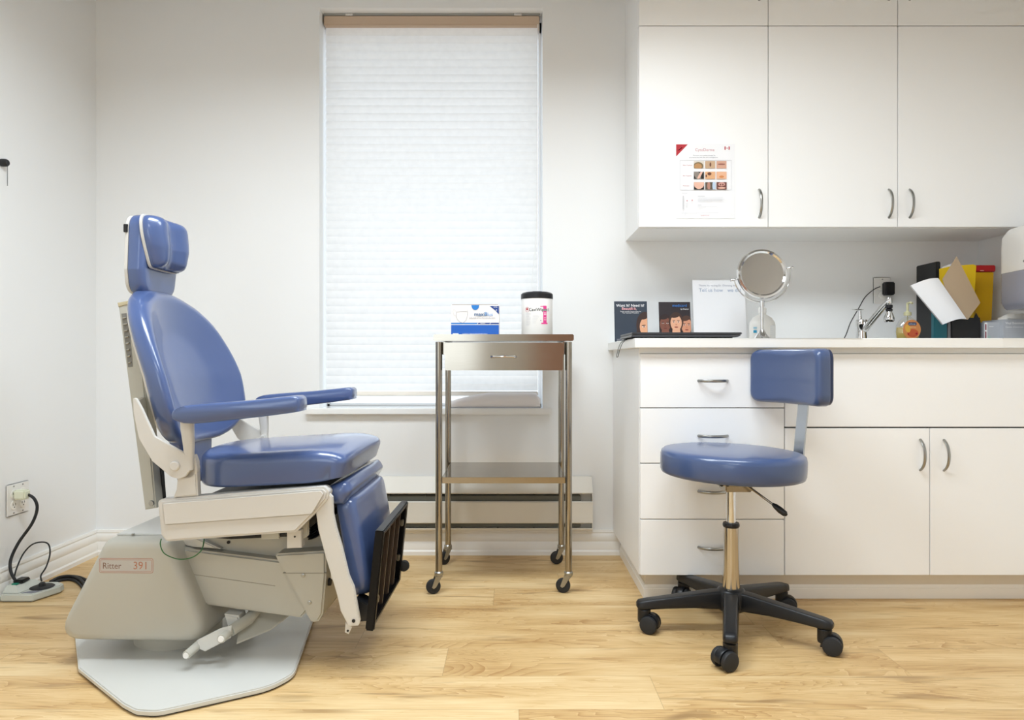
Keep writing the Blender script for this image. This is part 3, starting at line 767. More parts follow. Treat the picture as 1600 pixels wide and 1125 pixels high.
# seat cushion
SB = lambda x: .4965 + (x-.12)*.058
M3 = lambda u, v, d: Vector((u, v, 0))
seat_o = [(.065, 0), (.07, .09), (.10, .165), (.16, .222), (.24, .240), (.35, .242), (.45, .240), (.488, .232), (.500, .20), (.503, .10)]
seat_o = seat_o + [(x, -y) for x, y in seat_o[::-1]][:-1]
seat_o = catmull(seat_o, 4)
def seat_fn(u, v, d):
    t = max(0, (u-.40)/.11)
    z = SB(u) + d*(1 - .10*t*t)
    if d > .04: z += .010*(1-(v/.24)**2) - .022*t*t*(d/.09)
    return (u + (.022*(d/.09)*(u > .42)), v, z + (.012*t*t if d < .01 else 0))
bm = bmesh.new(); ringpad(bm, seat_o, pad_prof(.085, .026, 7, 8, .010), seat_fn); link('seat_cushion', bm, M_blue, chair, 80)
# knee roll
bm = bmesh.new(); P = []
ro = rounded([(.455, .5), (.51, .518), (.527, .492), (.505, .452), (.475, .452), (.458, .47)], .014, 4)
rings = []
for w, k in ((-.222, .3), (-.220, .62), (-.214, .85), (-.204, .96), (-.19, 1), (0, 1.03), (.19, 1), (.204, .96), (.214, .85), (.220, .62), (.222, .3)):
    cx_ = sum(a for a, b in ro)/len(ro); cz_ = sum(b for a, b in ro)/len(ro)
    rings.append([Vector((cx_+(a-cx_)*k, w, cz_+(b-cz_)*k)) for a, b in ro])
loft(bm, rings); link('knee_roll', bm, M_blue, chair, 80)
# leg rest pad
T0 = Vector((.478, 0, .462)); T1 = Vector((.522, 0, .192)); dv = (T1-T0); Ln = dv.length; dv.normalize(); nv = Vector((-dv.z, 0, dv.x))
lo = rounded([(-.205, 0), (.205, 0), (.195, Ln), (-.195, Ln)], [.03, .03, .05, .05], 6); lo = resample(lo, .02)
bm = bmesh.new()
def leg_fn(u, v, d):
    b_ = (.008*(1-(u/.2)**2) + .004*sin(pi*min(1, max(0, v/Ln)))) if d > .03 else 0
    p = T0 + dv*v + nv*(d+b_); return (p.x, u, p.z)
ringpad(bm, lo, pad_prof(.048, .022, 7, 8, .006), leg_fn); link('leg_rest_pad', bm, M_blue, chair, 80)
# leg rest side bars
lb = slab('leg_rest_bar', M_rail, [(513, 770), (519, 777), (520, 802), (525, 826), (534, 856), (544.5, 900), (552.5, 918), (562, 971), (559.5, 978), (544.5, 979), (532, 955), (527, 932), (508.5, 870), (497, 828), (493.5, 800), (500, 785)], -.252, -.236, .0025, 2, mirror=True)
for sg, o in ((1, lb[0]), (-1, lb[1])):
    c = LP(552.5, 970, -.2525); mklathe('bolt', M_dark, o, [(.0045, -.002), (.0045, .002)], 12, (c.x, c.y*sg, c.z), 'y')
    q = [LP(*p, -.244) for p in ((540, 972), (550, 980), (545, 990.5), (539, 988))]
    bm = bmesh.new(); prism3(bm, [(p.x, -.246*sg, p.z) for p in q], [(p.x, -.241*sg, p.z) for p in q], .001); link('lower_tab', bm, M_rail, o)
    c = LP(543.5, 985.5, -.2465); mklathe('tab_bolt', M_dark, o, [(.003, -.001), (.003, .001)], 10, (c.x, c.y*sg, c.z), 'y')
mkbox('cross_brace', M_cream, chair, .475, .487, -.236, .236, .26, .32, .002)
# folded foot board: frame with upright slats over a dark back panel
fb = empty('foot_board', (0, 0, 0)); 
bpy.data.objects.remove(fb)
FT = Vector((.600, 0, .384)); FB = Vector((.574, 0, .128)); fdv = (FB-FT); FL = fdv.length; fdv.normalize(); fn = Vector((-fdv.z, 0, fdv.x))
def fpt(u, v, d): p = FT + fdv*v + fn*d; return Vector((p.x, u, p.z))
def fbar(bm, u0, u1, v0, v1, d0, d1, bev=.002):
    prism3(bm, [fpt(u0, v0, d0), fpt(u1, v0, d0), fpt(u1, v1, d0), fpt(u0, v1, d0)], [fpt(u0, v0, d1), fpt(u1, v0, d1), fpt(u1, v1, d1), fpt(u0, v1, d1)], bev)
W0, W1 = -.212, .178
bm = bmesh.new()
fbar(bm, W0, W0+.014, 0, FL+.012, -.012, .012, .003); fbar(bm, W1-.03, W1, 0, FL, -.012, .012, .003)
fbar(bm, W0+.01, W1-.01, 0, .014, -.012, .012, .003); fbar(bm, W0+.01, W1-.01, FL-.014, FL, -.012, .012, .003)
fbd = link('foot_board', bm, M_blackg, chair)
bm = bmesh.new(); fbar(bm, W0+.006, W1-.006, .006, FL-.006, -.012, -.008, 0); link('back_panel', bm, M_black, fbd)
M_slat = mat('brown_slat', '#4c4038', .35, .3)
for k in range(4):
    u = W0+.042+k*.085
    bm = bmesh.new(); fbar(bm, u, u+.016, .012, FL-.012, -.009, .004, .003); link('slat', bm, M_slat, fbd)
for u, v in ((W0+.03, FL*.72), (W1-.05, .05), (W1-.055, FL*.62)):
    bm = bmesh.new(); fbar(bm, u, u+.012, v, v+.02, .0, .010, .002); link('catch', bm, M_nickel, fbd)
p = fpt(W1-.01, FL*.80, .02); mklathe('caster', M_rub, fbd, [(.004, -.012), (.016, -.010), (.018, 0), (.016, .010), (.004, .012)], 18, p, 'y')
bm = bmesh.new(); prism3(bm, [(.535, -.205, .20), (.575, -.205, .18), (.575, -.205, .140), (.53, -.205, .135)], [(.535, -.15, .20), (.575, -.15, .18), (.575, -.15, .140), (.53, -.15, .135)], .003); link('foot_board_hinge', bm, M_black, chair)

# back column
def colz(pts, w0, w1, name, m, bev=.004):
    return slab(name, m, pts, w0, w1, bev)
col = slab('back_column', M_link, [(184, 474), (212, 474), (221, 560), (232, 664), (237, 721), (243, 787), (243.5, 794), (226, 797)], -.10, -.055, .004)
slab('column_cap', mat('column_cap_tan', '#b9ad8e', .5), [(183, 473), (200, 470), (200, 476), (184.5, 480)], -.102, -.05, .002)
q = [LP(*p, -.1008) for p in ((189.5, 490), (200, 489), (207.7, 573), (200, 574))]
bm = bmesh.new(); prism3(bm, q, [p + Vector((0, .004, 0)) for p in q]); vent = link('side_vent', bm, mat('grey_vent', '#7d7b75', .5), col)
bm = bmesh.new()
for k in range(8):
    t = (k+.7)/8.4; a = q[0].lerp(q[3], t); b_ = q[1].lerp(q[2], t)
    tube(bm, [a+Vector((.004, -.001, 0)), b_+Vector((-.004, -.001, 0))], .0028, 8)
link('vent_ribs', bm, M_nickel, vent)
c = LP(237, 786, -.1005); mklathe('bolt', M_nickel, col, [(.001, -.004), (.007, -.004), (.008, 0)], 14, c, 'y')
slab('cable_channel', M_dark, [(241, 700), (247, 720), (252, 785), (244, 790)], -.05, -.02, .001)
# cables inside the column gap
for i, (m, dx_) in enumerate(((mat('green_wire', '#2d6a35', .5), 0), (M_rub, 4), (M_rub, -2))):
    a = LP(243+dx_, 712, -.06); b_ = LP(248+dx_, 750, -.058); c = LP(247+dx_, 786, -.056)
    mktube('column_wire', m, chair, [a, b_, c], .003, 8, 6)
# back bracket arms and pivots
br = slab('back_bracket', M_rail, [(207.5, 622), (212, 622), (222, 640), (241, 682), (287, 707.5), (295, 716), (298, 727), (296, 736), (289, 745), (279, 748.5), (267, 745), (238, 721), (217, 686), (208, 645)], -.272, -.262, .003, 3, mirror=True, rnd=.01)
for sg, o in ((1, br[0]), (-1, br[1])):
    c = LP(273.5, 728, -.2725); mklathe('pivot_cap', M_rail, o, [(.001, -.006), (.010, -.006), (.0125, -.004), (.0135, 0), (.0135, .002)] if sg > 0 else [(.0135, -.002), (.0135, 0), (.0125, .004), (.010, .006), (.001, .006)], 24, (c.x, c.y*sg, c.z), 'y')
    c0 = LP(210, 650, -.268)
    xi = -.118
    bm = bmesh.new(); prism3(bm, [(c0.x-.003, -.264*sg, c0.z+.04), (c0.x+.007, -.264*sg, c0.z+.04), (c0.x+.012, -.264*sg, c0.z-.03), (c0.x+.002, -.264*sg, c0.z-.03)], [(xi-.004, -.06*sg, c0.z+.04), (xi+.006, -.06*sg, c0.z+.04), (xi+.014, -.06*sg, c0.z-.03), (xi+.004, -.06*sg, c0.z-.03)], .002); link('bracket_web', bm, M_link, o)
sup = slab('seat_post', M_rail, [(296, 711), (302, 711), (306, 722), (308.5, 775), (270, 778), (275, 765), (277, 740), (282, 722)], -.260, -.235, .004, 3, mirror=True)
# arm rests
for sg in (-1, 1):
    def sp(px, py, w): p = LP(px, py, w); return Vector((p.x, w*-sg, p.z)) if sg > 0 else p
    sgn = -1 if sg < 0 else 1
    q = [LP(*p, -.305) for p in ((272, 657), (267, 651), (270, 641), (284, 635), (310, 632), (390, 626), (452, 619.5), (465, 621), (468, 629), (467, 640), (460, 644.5), (385, 654), (300, 662.5))]
    pts = [(p.x, p.z) for p in q]
    cxa = sum(a for a, b in pts)/len(pts); cza = sum(b for a, b in pts)/len(pts)
    pts = catmull(pts, 3)
    bm = bmesh.new(); rings = []
    hwid = .034
    for w, ins in ((-hwid, -.006), (-hwid*.93, -.002), (-hwid*.8, 0), (hwid*.8, 0), (hwid*.93, -.002), (hwid, -.006)):
        ring = []
        for x, z in pts:
            dx_, dz_ = x-cxa, z-cza; L = sqrt(dx_*dx_+dz_*dz_); k = (L+ins*(1 if abs(dz_) > .3*abs(dx_) else .8))/L
            zz = cza + (dz_*((abs(dz_)+ins)/max(abs(dz_), 1e-4)) if abs(dz_) > .008 else dz_)
            ring.append(Vector((cxa+dx_*k, w + sgn*.272, zz)))
        rings.append(ring)
    loft(bm, rings); ar = link('armrest_pad', bm, M_blue, chair, 50)
    # post below
    bm = bmesh.new(); rings = []
    for (pa, pb_, py, hw_) in ((278.5, 298.5, 655, .013), (280, 298.5, 672, .013), (283, 299.5, 694, .011), (285, 299, 712, .010), (284, 299, 735, .010)):
        a = LP(pa, py, -.275); b_ = LP(pb_, py, -.275); cx_ = (a.x+b_.x)/2; hx_ = (b_.x-a.x)/2
        rings.append([Vector((cx_ + hx_*(abs(cos(t))**.6)*(1 if cos(t) > 0 else -1), sgn*.262 + hw_*(abs(sin(t))**.6)*(1 if sin(t) > 0 else -1), a.z)) for t in [2*pi*k/20 for k in range(20)]])
    loft(bm, rings); link('armrest_post', bm, M_rail if sg < 0 else M_rail, chair)
    c = LP(291, 733, -.262); mklathe('post_hub', M_rail, chair, [(.001, -.011), (.024, -.011), (.027, -.008), (.027, .008), (.024, .011), (.001, .011)], 24, (c.x, sgn*.249, c.z), 'y')
    if sg > 0: mklathe('hub_hole', M_dark, chair, [(.004, -.0122), (.004, -.010)], 10, (c.x-.004, .249, c.z), 'y')

# back rest
def xb(z):
    K_ = [(.50, -.005), (.60, -.025), (.70, -.042), (.80, -.066), (.90, -.100), (1.0, -.132), (1.06, -.150)]
    for (z0, a), (z1, b_) in zip(K_, K_[1:]):
        if z <= z1: t = (z-z0)/(z1-z0); return a + (b_-a)*t
    return K_[-1][1]
rt = [(0, 1.050), (.05, 1.048), (.085, 1.041), (.12, 1.028), (.16, 1.008), (.205, .965), (.235, .905), (.252, .84), (.256, .775), (.247, .70), (.225, .66), (.185, .628), (.13, .607), (.07, .600)]
bo = [(w, z) for w, z in rt] + [(-w, z) for w, z in rt[::-1] if w > 0]
bo = catmull(bo, 3)
def back_fn(u, v, d):
    e = abs(u)/.25
    dish = 0
    if d > .02:
        r_ = 1 - min(1, sqrt((u/.24)**2 + ((v-.80)/.235)**2))
        dish = -.022*min(1, r_*2.2)
    return (xb(v) + .050*e**2.2 + d*(1.0) + dish, u, v - .12*d)
bm = bmesh.new(); ringpad(bm, bo, pad_prof(.062, .028, 8, 12, .016), back_fn); link('backrest_cushion', bm, M_blue, chair, 80)
# lumbar tongue of the back rest
to = rounded([(-.105, .62), (-.075, .475), (.075, .475), (.105, .62)], [.01, .03, .03, .01]); to = resample(to, .02)
bm = bmesh.new(); ringpad(bm, to, pad_prof(.035, .012, 5, 5, .006), lambda u, v, d: (-.028 + (.62-v)*.10 + d, u, v)); link('lumbar_tongue', bm, M_blue, chair, 80)
# white shell behind back cushion
bm = bmesh.new(); ringpad(bm, [(w*.93, .80+(z-.80)*.93) for w, z in bo], [(.5, -.006), (-.004, -.006), (0, -.002), (0, .006), (.5, .006)], lambda u, v, d: (xb(v) + .050*(abs(u)/.25)**2.2 + d, u, v)); link('back_shell', bm, M_rail, chair, 60)

# head rest: lower pad on a white shell, then pillow on its own plate
ho = rounded([(-.098, 1.262), (.098, 1.262), (.102, 1.10), (.088, 1.03), (-.088, 1.03), (-.102, 1.10)], [.045, .045, .03, .045, .045, .03], 6); ho = resample(ho, .02)
hx0 = -.152
bm = bmesh.new(); ringpad(bm, ho, pad_prof(.045, .018, 6, 7, .006), lambda u, v, d: (hx0 + .004 + (v-1.03)*.02 + d, u, v)); link('neck_pad', bm, M_blue, chair, 80)
bm = bmesh.new(); ringpad(bm, [(u*.99, 1.146+(v-1.146)*.99) for u, v in ho], [(.5, 0), (-.006, 0), (-.001, .003), (-.001, .012), (.5, .012)], lambda u, v, d: (hx0 - .008 + (v-1.03)*.02 + d, u, v)); hs = link('neck_shell', bm, M_rail, chair, 50)
mkbox('latch', M_dark, hs, hx0-.005, hx0+.006, -.1015, -.085, 1.205, 1.228, .001)
hp_ = [(0, 1.262), (.05, 1.2615), (.082, 1.257), (.097, 1.242), (.101, 1.215), (.097, 1.185), (.088, 1.15), (.079, 1.121), (.071, 1.110), (.055, 1.107), (0, 1.106)]
po = catmull(hp_ + [(-u, v) for u, v in hp_[::-1][1:-1]], 4)
def pil_fn(u, v, d):
    base = -.106 + (1.262-v)*.10
    x = base + d
    if d > .012:
        x += (.011*cos(2*pi*(abs(u)-.060)/.13) - .004)*min(1, (d-.012)/.02) - .012*max(0, (1.17-v)/.06)
    return (x, u, v)
bm = bmesh.new(); ringpad(bm, po, pad_prof(.042, .034, 10, 14, .002), pil_fn); hp = link('head_pillow', bm, M_blue, chair, 80)
bm = bmesh.new(); ringpad(bm, po, [(.5, 0), (0, 0), (.002, 0), (1.03, .001), (1.03, .008), (.5, .008)][:2]+[(1.03, .001), (1.03, .008), (.5, .008)], lambda u, v, d: (-.114 + (1.262-v)*.10 + d, u, v)); link('pillow_plate', bm, M_rail, chair, 50)
mkbox('neck_stem', M_link, chair, -.155, -.135, -.03, .03, .95, 1.06, .003)
# green ground wire loop
gw = [LP(252, 842, -.195), LP(250.5, 851, -.205), LP(256, 864, -.21), LP(270, 871.5, -.21), LP(284, 874, -.21), LP(300, 871, -.21), LP(312, 863, -.21), LP(317, 854, -.205), LP(319, 842, -.19)]
mktube('ground_wire', mat('green_wire', '#2d6a35'), chair, gw, .0015, 6, 6)

# ================================================================== STOOL
st = empty('stool', (.680, 2.145, 0), 0, 'blue round-seated rolling stool with small backrest on black five-star base', 'stool')
# base arms
for k in range(5):
    a = radians(-108 + 72*k); R = Matrix.Rotation(a, 4, 'Z')
    bm = bmesh.new(); rings = []
    for r, hw_, zt, zb in ((.018, .026, .128, .072), (.06, .025, .126, .074), (.12, .0235, .118, .076), (.2, .0225, .107, .074), (.268, .0215, .098, .070), (.287, .0195, .094, .071), (.293, .014, .088, .075)):
        sec = rounded([(-hw_, zb), (hw_, zb), (hw_*.82, zt), (-hw_*.82, zt)], .007, 3)
        rings.append([R @ Vector((r, u, z)) for u, z in sec])
    loft(bm, rings); link('base_arm', bm, M_black, st, 50)
bm = bmesh.new(); lathe(bm, [(.001, .068), (.04, .068), (.046, .074), (.046, .118), (.040, .130), (.034, .134), (.001, .134)], 40); link('base_hub', bm, M_black, st)
# casters: hood, two wheels
cr_ = [(-.50+.115*0, .0)]
swiv = {0: radians(205), 1: radians(-25), 2: radians(-20), 3: radians(235), 4: radians(-30)}
for k in range(5):
    a = radians(-108 + 72*k); cx_, cy_ = .270*cos(a), .270*sin(a); d = swiv[k]
    cst = bpy.data.objects.new('caster', None)
    fx_, fy_ = cos(d), sin(d)   # trailing direction
    M = Matrix.Translation((cx_, cy_, 0)) @ Matrix.Rotation(d, 4, 'Z')
    bm = bmesh.new()
    # hood over the wheels
    rings = []
    for u in (-.021, -.017, .017, .021):
        k_ = .96 if abs(u) > .02 else 1
        rings.append([Vector((.020 + .0285*k_*cos(t), u*.55, .029 + .0285*k_*sin(t))) for t in [radians(-15 + 200*j/16) for j in range(17)]] + [Vector((-.012, u*.55, .018)), Vector((.03, u*.55, .018))])
    loft(bm, rings)
    lathe(bm, [(.001, .03), (.019, .03), (.020, .036), (.020, .068), (.016, .071), (.001, .071)], 24, (0, 0, 0))
    bm.transform(M); cs_o = link('caster', bm, M_black, st)
    for s_ in (-1, 1):
        bm = bmesh.new(); lathe(bm, [(.001, -.0085), (.018, -.0085), (.0255, -.006), (.0270, -.002), (.0270, .004), (.0255, .0075), (.001, .0085)] if s_ < 0 else [(.001, -.0085), (.0255, -.0075), (.0270, -.004), (.0270, .002), (.0255, .006), (.018, .0085), (.001, .0085)], 32, (.020, s_*.021, .0272), 'y')
        bm.transform(M); link('wheel', bm, M_rub, cs_o)
mklathe('outer_column', M_brass, st, [(.001, .120), (.0185, .120), (.0190, .126), (.0200, .30), (.0225, .325), (.0225, .338), (.001, .338)][:0] or [(.001, .130), (.0265, .130), (.0265, .136), (.0235, .2), (.0225, .26), (.0225, .325), (.001, .325)], 40)
mklathe('column_collar', M_black, st, [(.001, .322), (.0235, .322), (.0255, .326), (.0255, .331), (.0235, .336), (.001, .336)], 32)
mklathe('gas_lift', M_chrome, st, [(.001, .33), (.0145, .33), (.0145, .475), (.001, .475)], 32)
# mechanism
bm = bmesh.new(); box(bm, -.055, .06, -.055, .055, .458, .486, .003); box(bm, -.028, .055, -.035, .035, .436, .458, .004); link('mechanism_plate', bm, M_steel, st)
for dx_ in (-.048, -.03, .068-.01):
    mklathe('bolt', M_black, st, [(.006, -.006), (.006, .006)], 12, (dx_, -.056, .464), 'y')
lv = mktube('lever', M_steel, st, [(.012, -.06, .474), (.035, -.09, .455), (.082, -.13, .418)], .0036, 8)
mktube('grip', M_black, lv, [(.080, -.128, .420), (.086, -.133, .415), (.097, -.142, .405), (.108, -.151, .396), (.112, -.154, .392)], [.004, .0075, .0095, .0085, .003], 16)
# seat
prof = [(.001, -.036), (.16, -.038), (.205, -.0365), (.213, -.033), (.2165, -.024), (.2175, 0), (.2175, .020), (.2145, .032), (.206, .0385), (.19, .0415), (.15, .0445), (.10, .046), (.05, .0465), (.001, .0465)]
bm = bmesh.new(); lathe(bm, prof, 72); bm.transform(Matrix.Translation((.002, 0, .520)) @ Matrix.Rotation(radians(1.6), 4, 'Y')); link('seat', bm, M_blue2, st, 60)
# back rest
al = radians(72); bd = Vector((sin(al), cos(al), 0)); ad = Vector((cos(al), -sin(al), 0))   # bd: outward, ad: towards the camera side
pc_ = bd*.262 + Vector((0, 0, .787))
ol = rounded([(-.165, -.088), (.165, -.088), (.165, .088), (-.165, .088)], .035, 6); ol = resample(ol, .02)
def sb(u, v, d):
    bow = .030*(u/.165)**2       # ends curve towards the sitter
    p = pc_ + ad*u + Vector((0, 0, v)) - bd*(d + bow); return p
bm = bmesh.new(); ringpad(bm, ol, pad_prof(.050, .022, 7, 8, .006), sb); bk = link('backrest', bm, M_blue2, st, 80)
bm = bmesh.new(); ringpad(bm, [(u*.985, v*.97) for u, v in ol], [(.5, -.012), (-.004, -.012), (0, -.008), (0, .001), (.5, .001)], sb); link('back_board', bm, mat('navy_back_board', '#1e2c50', .4), bk, 60)
p0 = bd*.268; 
bm = bmesh.new(); rings = []
for r, z in ((.03, .476), (.16, .474), (.225, .474), (.243, .480), (.252, .497), (.255, .53), (.262, .60), (.272, .68), (.276, .76)):
    rings.append((r, z))
R_ = []
for i, (r, z) in enumerate(rings):
    a = rings[max(i-1, 0)]; b_ = rings[min(i+1, len(rings)-1)]; t = Vector((b_[0]-a[0], b_[1]-a[1])).normalized(); n_ = Vector((-t.y, t.x))*.0028
    c0 = bd*r + Vector((0, 0, z)); nn = bd*n_.x + Vector((0, 0, n_.y))
    R_.append([c0+ad*.022+nn, c0-ad*.022+nn, c0-ad*.022-nn, c0+ad*.022-nn])
loft(bm, R_); link('back_bar', bm, mat('brushed_bar', '#b4b8bb', .22, 1, var=.04, vscale=20), st)

# ================================================================== CART
ca_ = empty('utility_cart', (-.03, 2.67, 0), 0, 'stainless steel rolling cart with one drawer in front of the window', 'cart')
LX, LY = .2335, .18
for sx_ in (-1, 1):
    for sy in (-1, 1):
        lg = mktube('leg', M_steel, ca_, [(sx_*LX, sy*LY, .075), (sx_*LX, sy*LY, .905)], .0125, 24)
        lp = lg
        bm = bmesh.new(); lathe(bm, [(.001, .066), (.015, .066), (.016, .070), (.016, .076), (.013, .080), (.001, .080)], 24, (sx_*LX, sy*LY, 0)); link('collar', bm, M_nickel, lg)
        d = radians({(-1, -1): 195, (1, -1): 160, (-1, 1): 215, (1, 1): 190}[(sx_, sy)])
        M = Matrix.Translation((sx_*LX, sy*LY, 0)) @ Matrix.Rotation(d, 4, 'Z')
        bm = bmesh.new()
        box(bm, -.012, .014, -.012, .012, .060, .066, .001)
        for s_ in (-1, 1):
            prism3(bm, [(-.011, s_*.0115, .065), (.013, s_*.0115, .065), (.027, s_*.0115, .026), (.020, s_*.0115, .021), (.012, s_*.0115, .026)], [(-.011, s_*.0135, .065), (.013, s_*.0135, .065), (.027, s_*.0135, .026), (.020, s_*.0135, .021), (.012, s_*.0135, .026)])
        bm.transform(M); fk = link('caster_fork', bm, M_nickel, ca_)
        bm = bmesh.new(); lathe(bm, [(.001, -.008), (.022, -.009), (.0255, -.007), (.0265, -.003), (.0265, .003), (.0255, .007), (.022, .009), (.001, .008)], 28, (.020, 0, .0266), 'y'); bm.transform(M); link('wheel', bm, M_rub, fk)
bm = bmesh.new(); box(bm, -.2505, .2505, -.208, .208, .908, .932, .003, 2); link('top', bm, M_steel, ca_)
bm = bmesh.new(); box(bm, -.221, .221, -.181, .181, .414, .418, .001)
for p in ((-.221, .221, -.183, -.180), (-.221, .221, .180, .183), (-.2225, -.2205, -.182, .182), (.2205, .2225, -.182, .182)): box(bm, p[0], p[1], p[2], p[3], .396, .418, .0008)
link('shelf', bm, M_steel, ca_)
dr = mkbox('drawer', M_steel, ca_, -.2105, .2125, -.198, .15, .803, .902, .0025)
bm = bmesh.new()
tube(bm, smooth_path([(-.048, -.198, .851), (-.034, -.208, .852), (0, -.216, .853), (.034, -.208, .852), (.048, -.198, .851)], 5), [.002]*2+[.0045]*17+[.002]*2, 10)
link('handle', bm, M_chrome, dr)
mkbox('drawer_runner', M_steel, ca_, -.228, -.212, -.16, .16, .86, .906, .001); mkbox('drawer_runner', M_steel, ca_, .214, .228, -.16, .16, .86, .906, .001)
# ================================================================== ON THE CART
TZ = .9322
Yc = 2.56; k_ = Yc/F
x0, x1 = (704.5-800)*k_, (780-800)*k_; bh_ = .112; bw_ = x1-x0
mb_ = empty('mask_box', ((x0+x1)/2, Yc, TZ), 0, 'blue and white cardboard box of face masks on top of the cart', 'box')
bm = bmesh.new(); box(bm, -bw_/2, bw_/2, 0, .095, 0, bh_, .0012); link('carton', bm, mat('card_white', '#ece6e2', .5, var=.01), mb_)
pr = Print((-bw_/2, -.0002, 0), (1, 0, 0), (0, 0, 1)); w, h = bw_, bh_
K_b1 = ink('royal_blue', '#1c5cb4'); K_b2 = ink('deep_blue', '#1a3f86'); K_b3 = ink('mid_blue', '#2479c6')
pr.rect(.001, .001, w-.001, h*.335, K_b1); pr.rect(.001, h*.36, w*.55, h*.41, K_b3); pr.rect(w*.55, h*.36, w-.001, h*.41, K_b2)
pr.poly([(w*.54, h*.36), (w*.56, h*.41), (w*.57, h*.41), (w*.55, h*.36)], K_white); pr.poly([(w*.80, h*.36), (w*.82, h*.41), (w*.83, h*.41), (w*.81, h*.36)], K_white)
pr.text('MASKS', w*.61, h*.367, .006, K_white)
pr.poly([(w*.8, h-.004), (w-.001, h-.004), (w-.001, h*.68), (w*.93, h*.80)], K_b2); pr.text('LEVEL', w*.885, h*.91, .0055, K_white); pr.text('3', w*.93, h*.80, .009, K_white)
n_ = 14; pts = [(w*.42, h-.001)] + [(w*.505 - .014*cos(pi*k/n_), h-.003-.016*sin(pi*k/n_)) for k in range(n_+1)] + [(w*.59, h-.001)]
pr.poly(pts, K_b3)
# mask drawing: outline of a face mask
def stroke(pr_, pts, th, m):
    for a, b_ in zip(pts, pts[1:]):
        a = Vector(a); b_ = Vector(b_); d = (b_-a).normalized(); n2 = Vector((-d.y, d.x))*th/2; pr_.k -= 1
        pr_.poly([tuple(a-n2), tuple(b_-n2), tuple(b_+n2), tuple(a+n2)], m)
    pr_.k += 1
mk_ = [(w*.12, h*.76), (w*.2, h*.78), (w*.28, h*.79), (w*.35, h*.77), (w*.34, h*.62), (w*.31, h*.48), (w*.25, h*.40), (w*.19, h*.43), (w*.13, h*.52), (w*.11, h*.64), (w*.12, h*.76)]
stroke(pr, mk_, .0011, K_grey); stroke(pr, [(w*.11, h*.78), (w*.06, h*.86), (w*.04, h*.78), (w*.06, h*.68), (w*.11, h*.62)], .0008, K_lgrey); stroke(pr, [(w*.34, h*.78), (w*.35, h*.84), (w*.31, h*.82)], .0008, K_lgrey)
for z_ in (.70, .64, .58): stroke(pr, [(w*.16, h*z_), (w*.31, h*z_)], .0005, K_lgrey)
pr.text('maxill', w*.48, h*.63, .021, ink('slate', '#4c6f96'), bold=.0003); pr.text('Plus', w*.70, h*.63, .019, ink('pale_blue', '#79a8dc'))
pr.text('EARLOOP STYLE PROCEDURE MASK', w*.38, h*.545, .0075, K_grey, sx_=.8)
pr.rect(w*.04, h*.02, w*.16, h*.055, K_white)
pr.text('50 MASKS / EARLOOP FLUID RESISTANT', w*.24, h*.022, .0055, K_white, sx_=.95)
pr.build('printed_front', mb_)
mkbox('lid_flap', mat('card_brown', '#7a5a44', .7), mb_, -w/2+.004, w/2-.004, .002, .093, bh_-.0005, bh_+.002, .0008)

Yc = 2.60; k_ = Yc/F; cx_ = (839-800)*k_; R0 = 24.4*k_
cn = empty('wipes_canister', (cx_, Yc, TZ), 0, 'white round canister of disinfectant wipes with black lid on the cart', 'canister')
ch = .156
mklathe('body', mat('canister_white', '#ecebe9', .3), cn, [(.001, 0), (R0-.002, 0), (R0, .003), (R0, ch-.006), (R0-.002, ch-.002), (.001, ch-.002)], 56)
mklathe('lid', M_black, cn, [(.001, ch-.02), (R0+.0012, ch-.02), (R0+.0016, ch-.016), (R0+.0012, ch-.002), (R0-.004, ch+.003), (R0*.75, ch+.006), (.001, ch+.007)], 56)
mkbox('lid_tab', M_black, cn, -.018, .018, -.02, .02, ch+.004, ch+.009, .002)
pr = Print((0, 0, 0), (1, 0, 0), (0, 0, 1), step=.00012)
def wrapc(r):
    def f(a, b_, d=0): t = a/r; return Vector((sin(t)*(r+.0003+d), -cos(t)*(r+.0003+d), b_))
    return f
wf = wrapc(R0)
def cpoly(pts, m, n=6):
    """printed patch wrapped round the can, cut in strips"""
    f = pr.bm.faces.new([pr.bm.verts.new(wf(a, b_, pr.k*pr.step)) for a, b_ in pts]); f.material_index = pr.mi(m); pr.k += 1
def crect(x0, y0, x1, y1, m, n=8):
    V = []; 
    for i in range(n+1):
        a = x0 + (x1-x0)*i/n; V.append((pr.bm.verts.new(wf(a, y0, pr.k*pr.step)), pr.bm.verts.new(wf(a, y1, pr.k*pr.step))))
    for (a, b_), (c, d) in zip(V, V[1:]): f = pr.bm.faces.new((a, c, d, b_)); f.material_index = pr.mi(m)
    pr.k += 1
K_pink = ink('magenta', '#e0428f')
crect(.0215, .045, .0355, .088, K_pink); crect(.014, .040, .040, .045, K_pink); crect(.0215, .096, .0355, .108, K_pink); crect(.010, .104, .0215, .107, K_pink, 3)
pr.text('CaviWipes1', -.033, .0880, .0165, K_black, wrap=wf, bold=.0001, sx_=.98)
for i in range(16):
    a0 = 2*pi*i/16; a1 = 2*pi*(i+1)/16; c_ = (-.040, .094)
    q = [(c_[0]+r*cos(a), c_[1]+r*sin(a)*1.1) for a, r in ((a0, .0085), (a1, .0085), (a1, .0075), (a0, .0075))]
    cpoly(q, K_red)
    pr.k -= 1
crect(-.044, .092, -.037, .099, K_red, 2)
rnd = random.Random(2)
for i in range(12): crect(-.045, .080-i*.004, -.045+rnd.uniform(.012, .022), .0808-i*.004, K_lgrey, 3); pr.k -= 1
for i in range(10): crect(-.018, .080-i*.004, -.018+rnd.uniform(.012, .024), .0806-i*.004, K_lgrey, 3); pr.k -= 1
for z_ in (.08, .074, .062, .055): crect(.024, z_, .033, z_+.0018, K_white, 3)
crect(.0105, .052, .0130, .0545, K_black, 1)
pr.build('printed_label', cn)

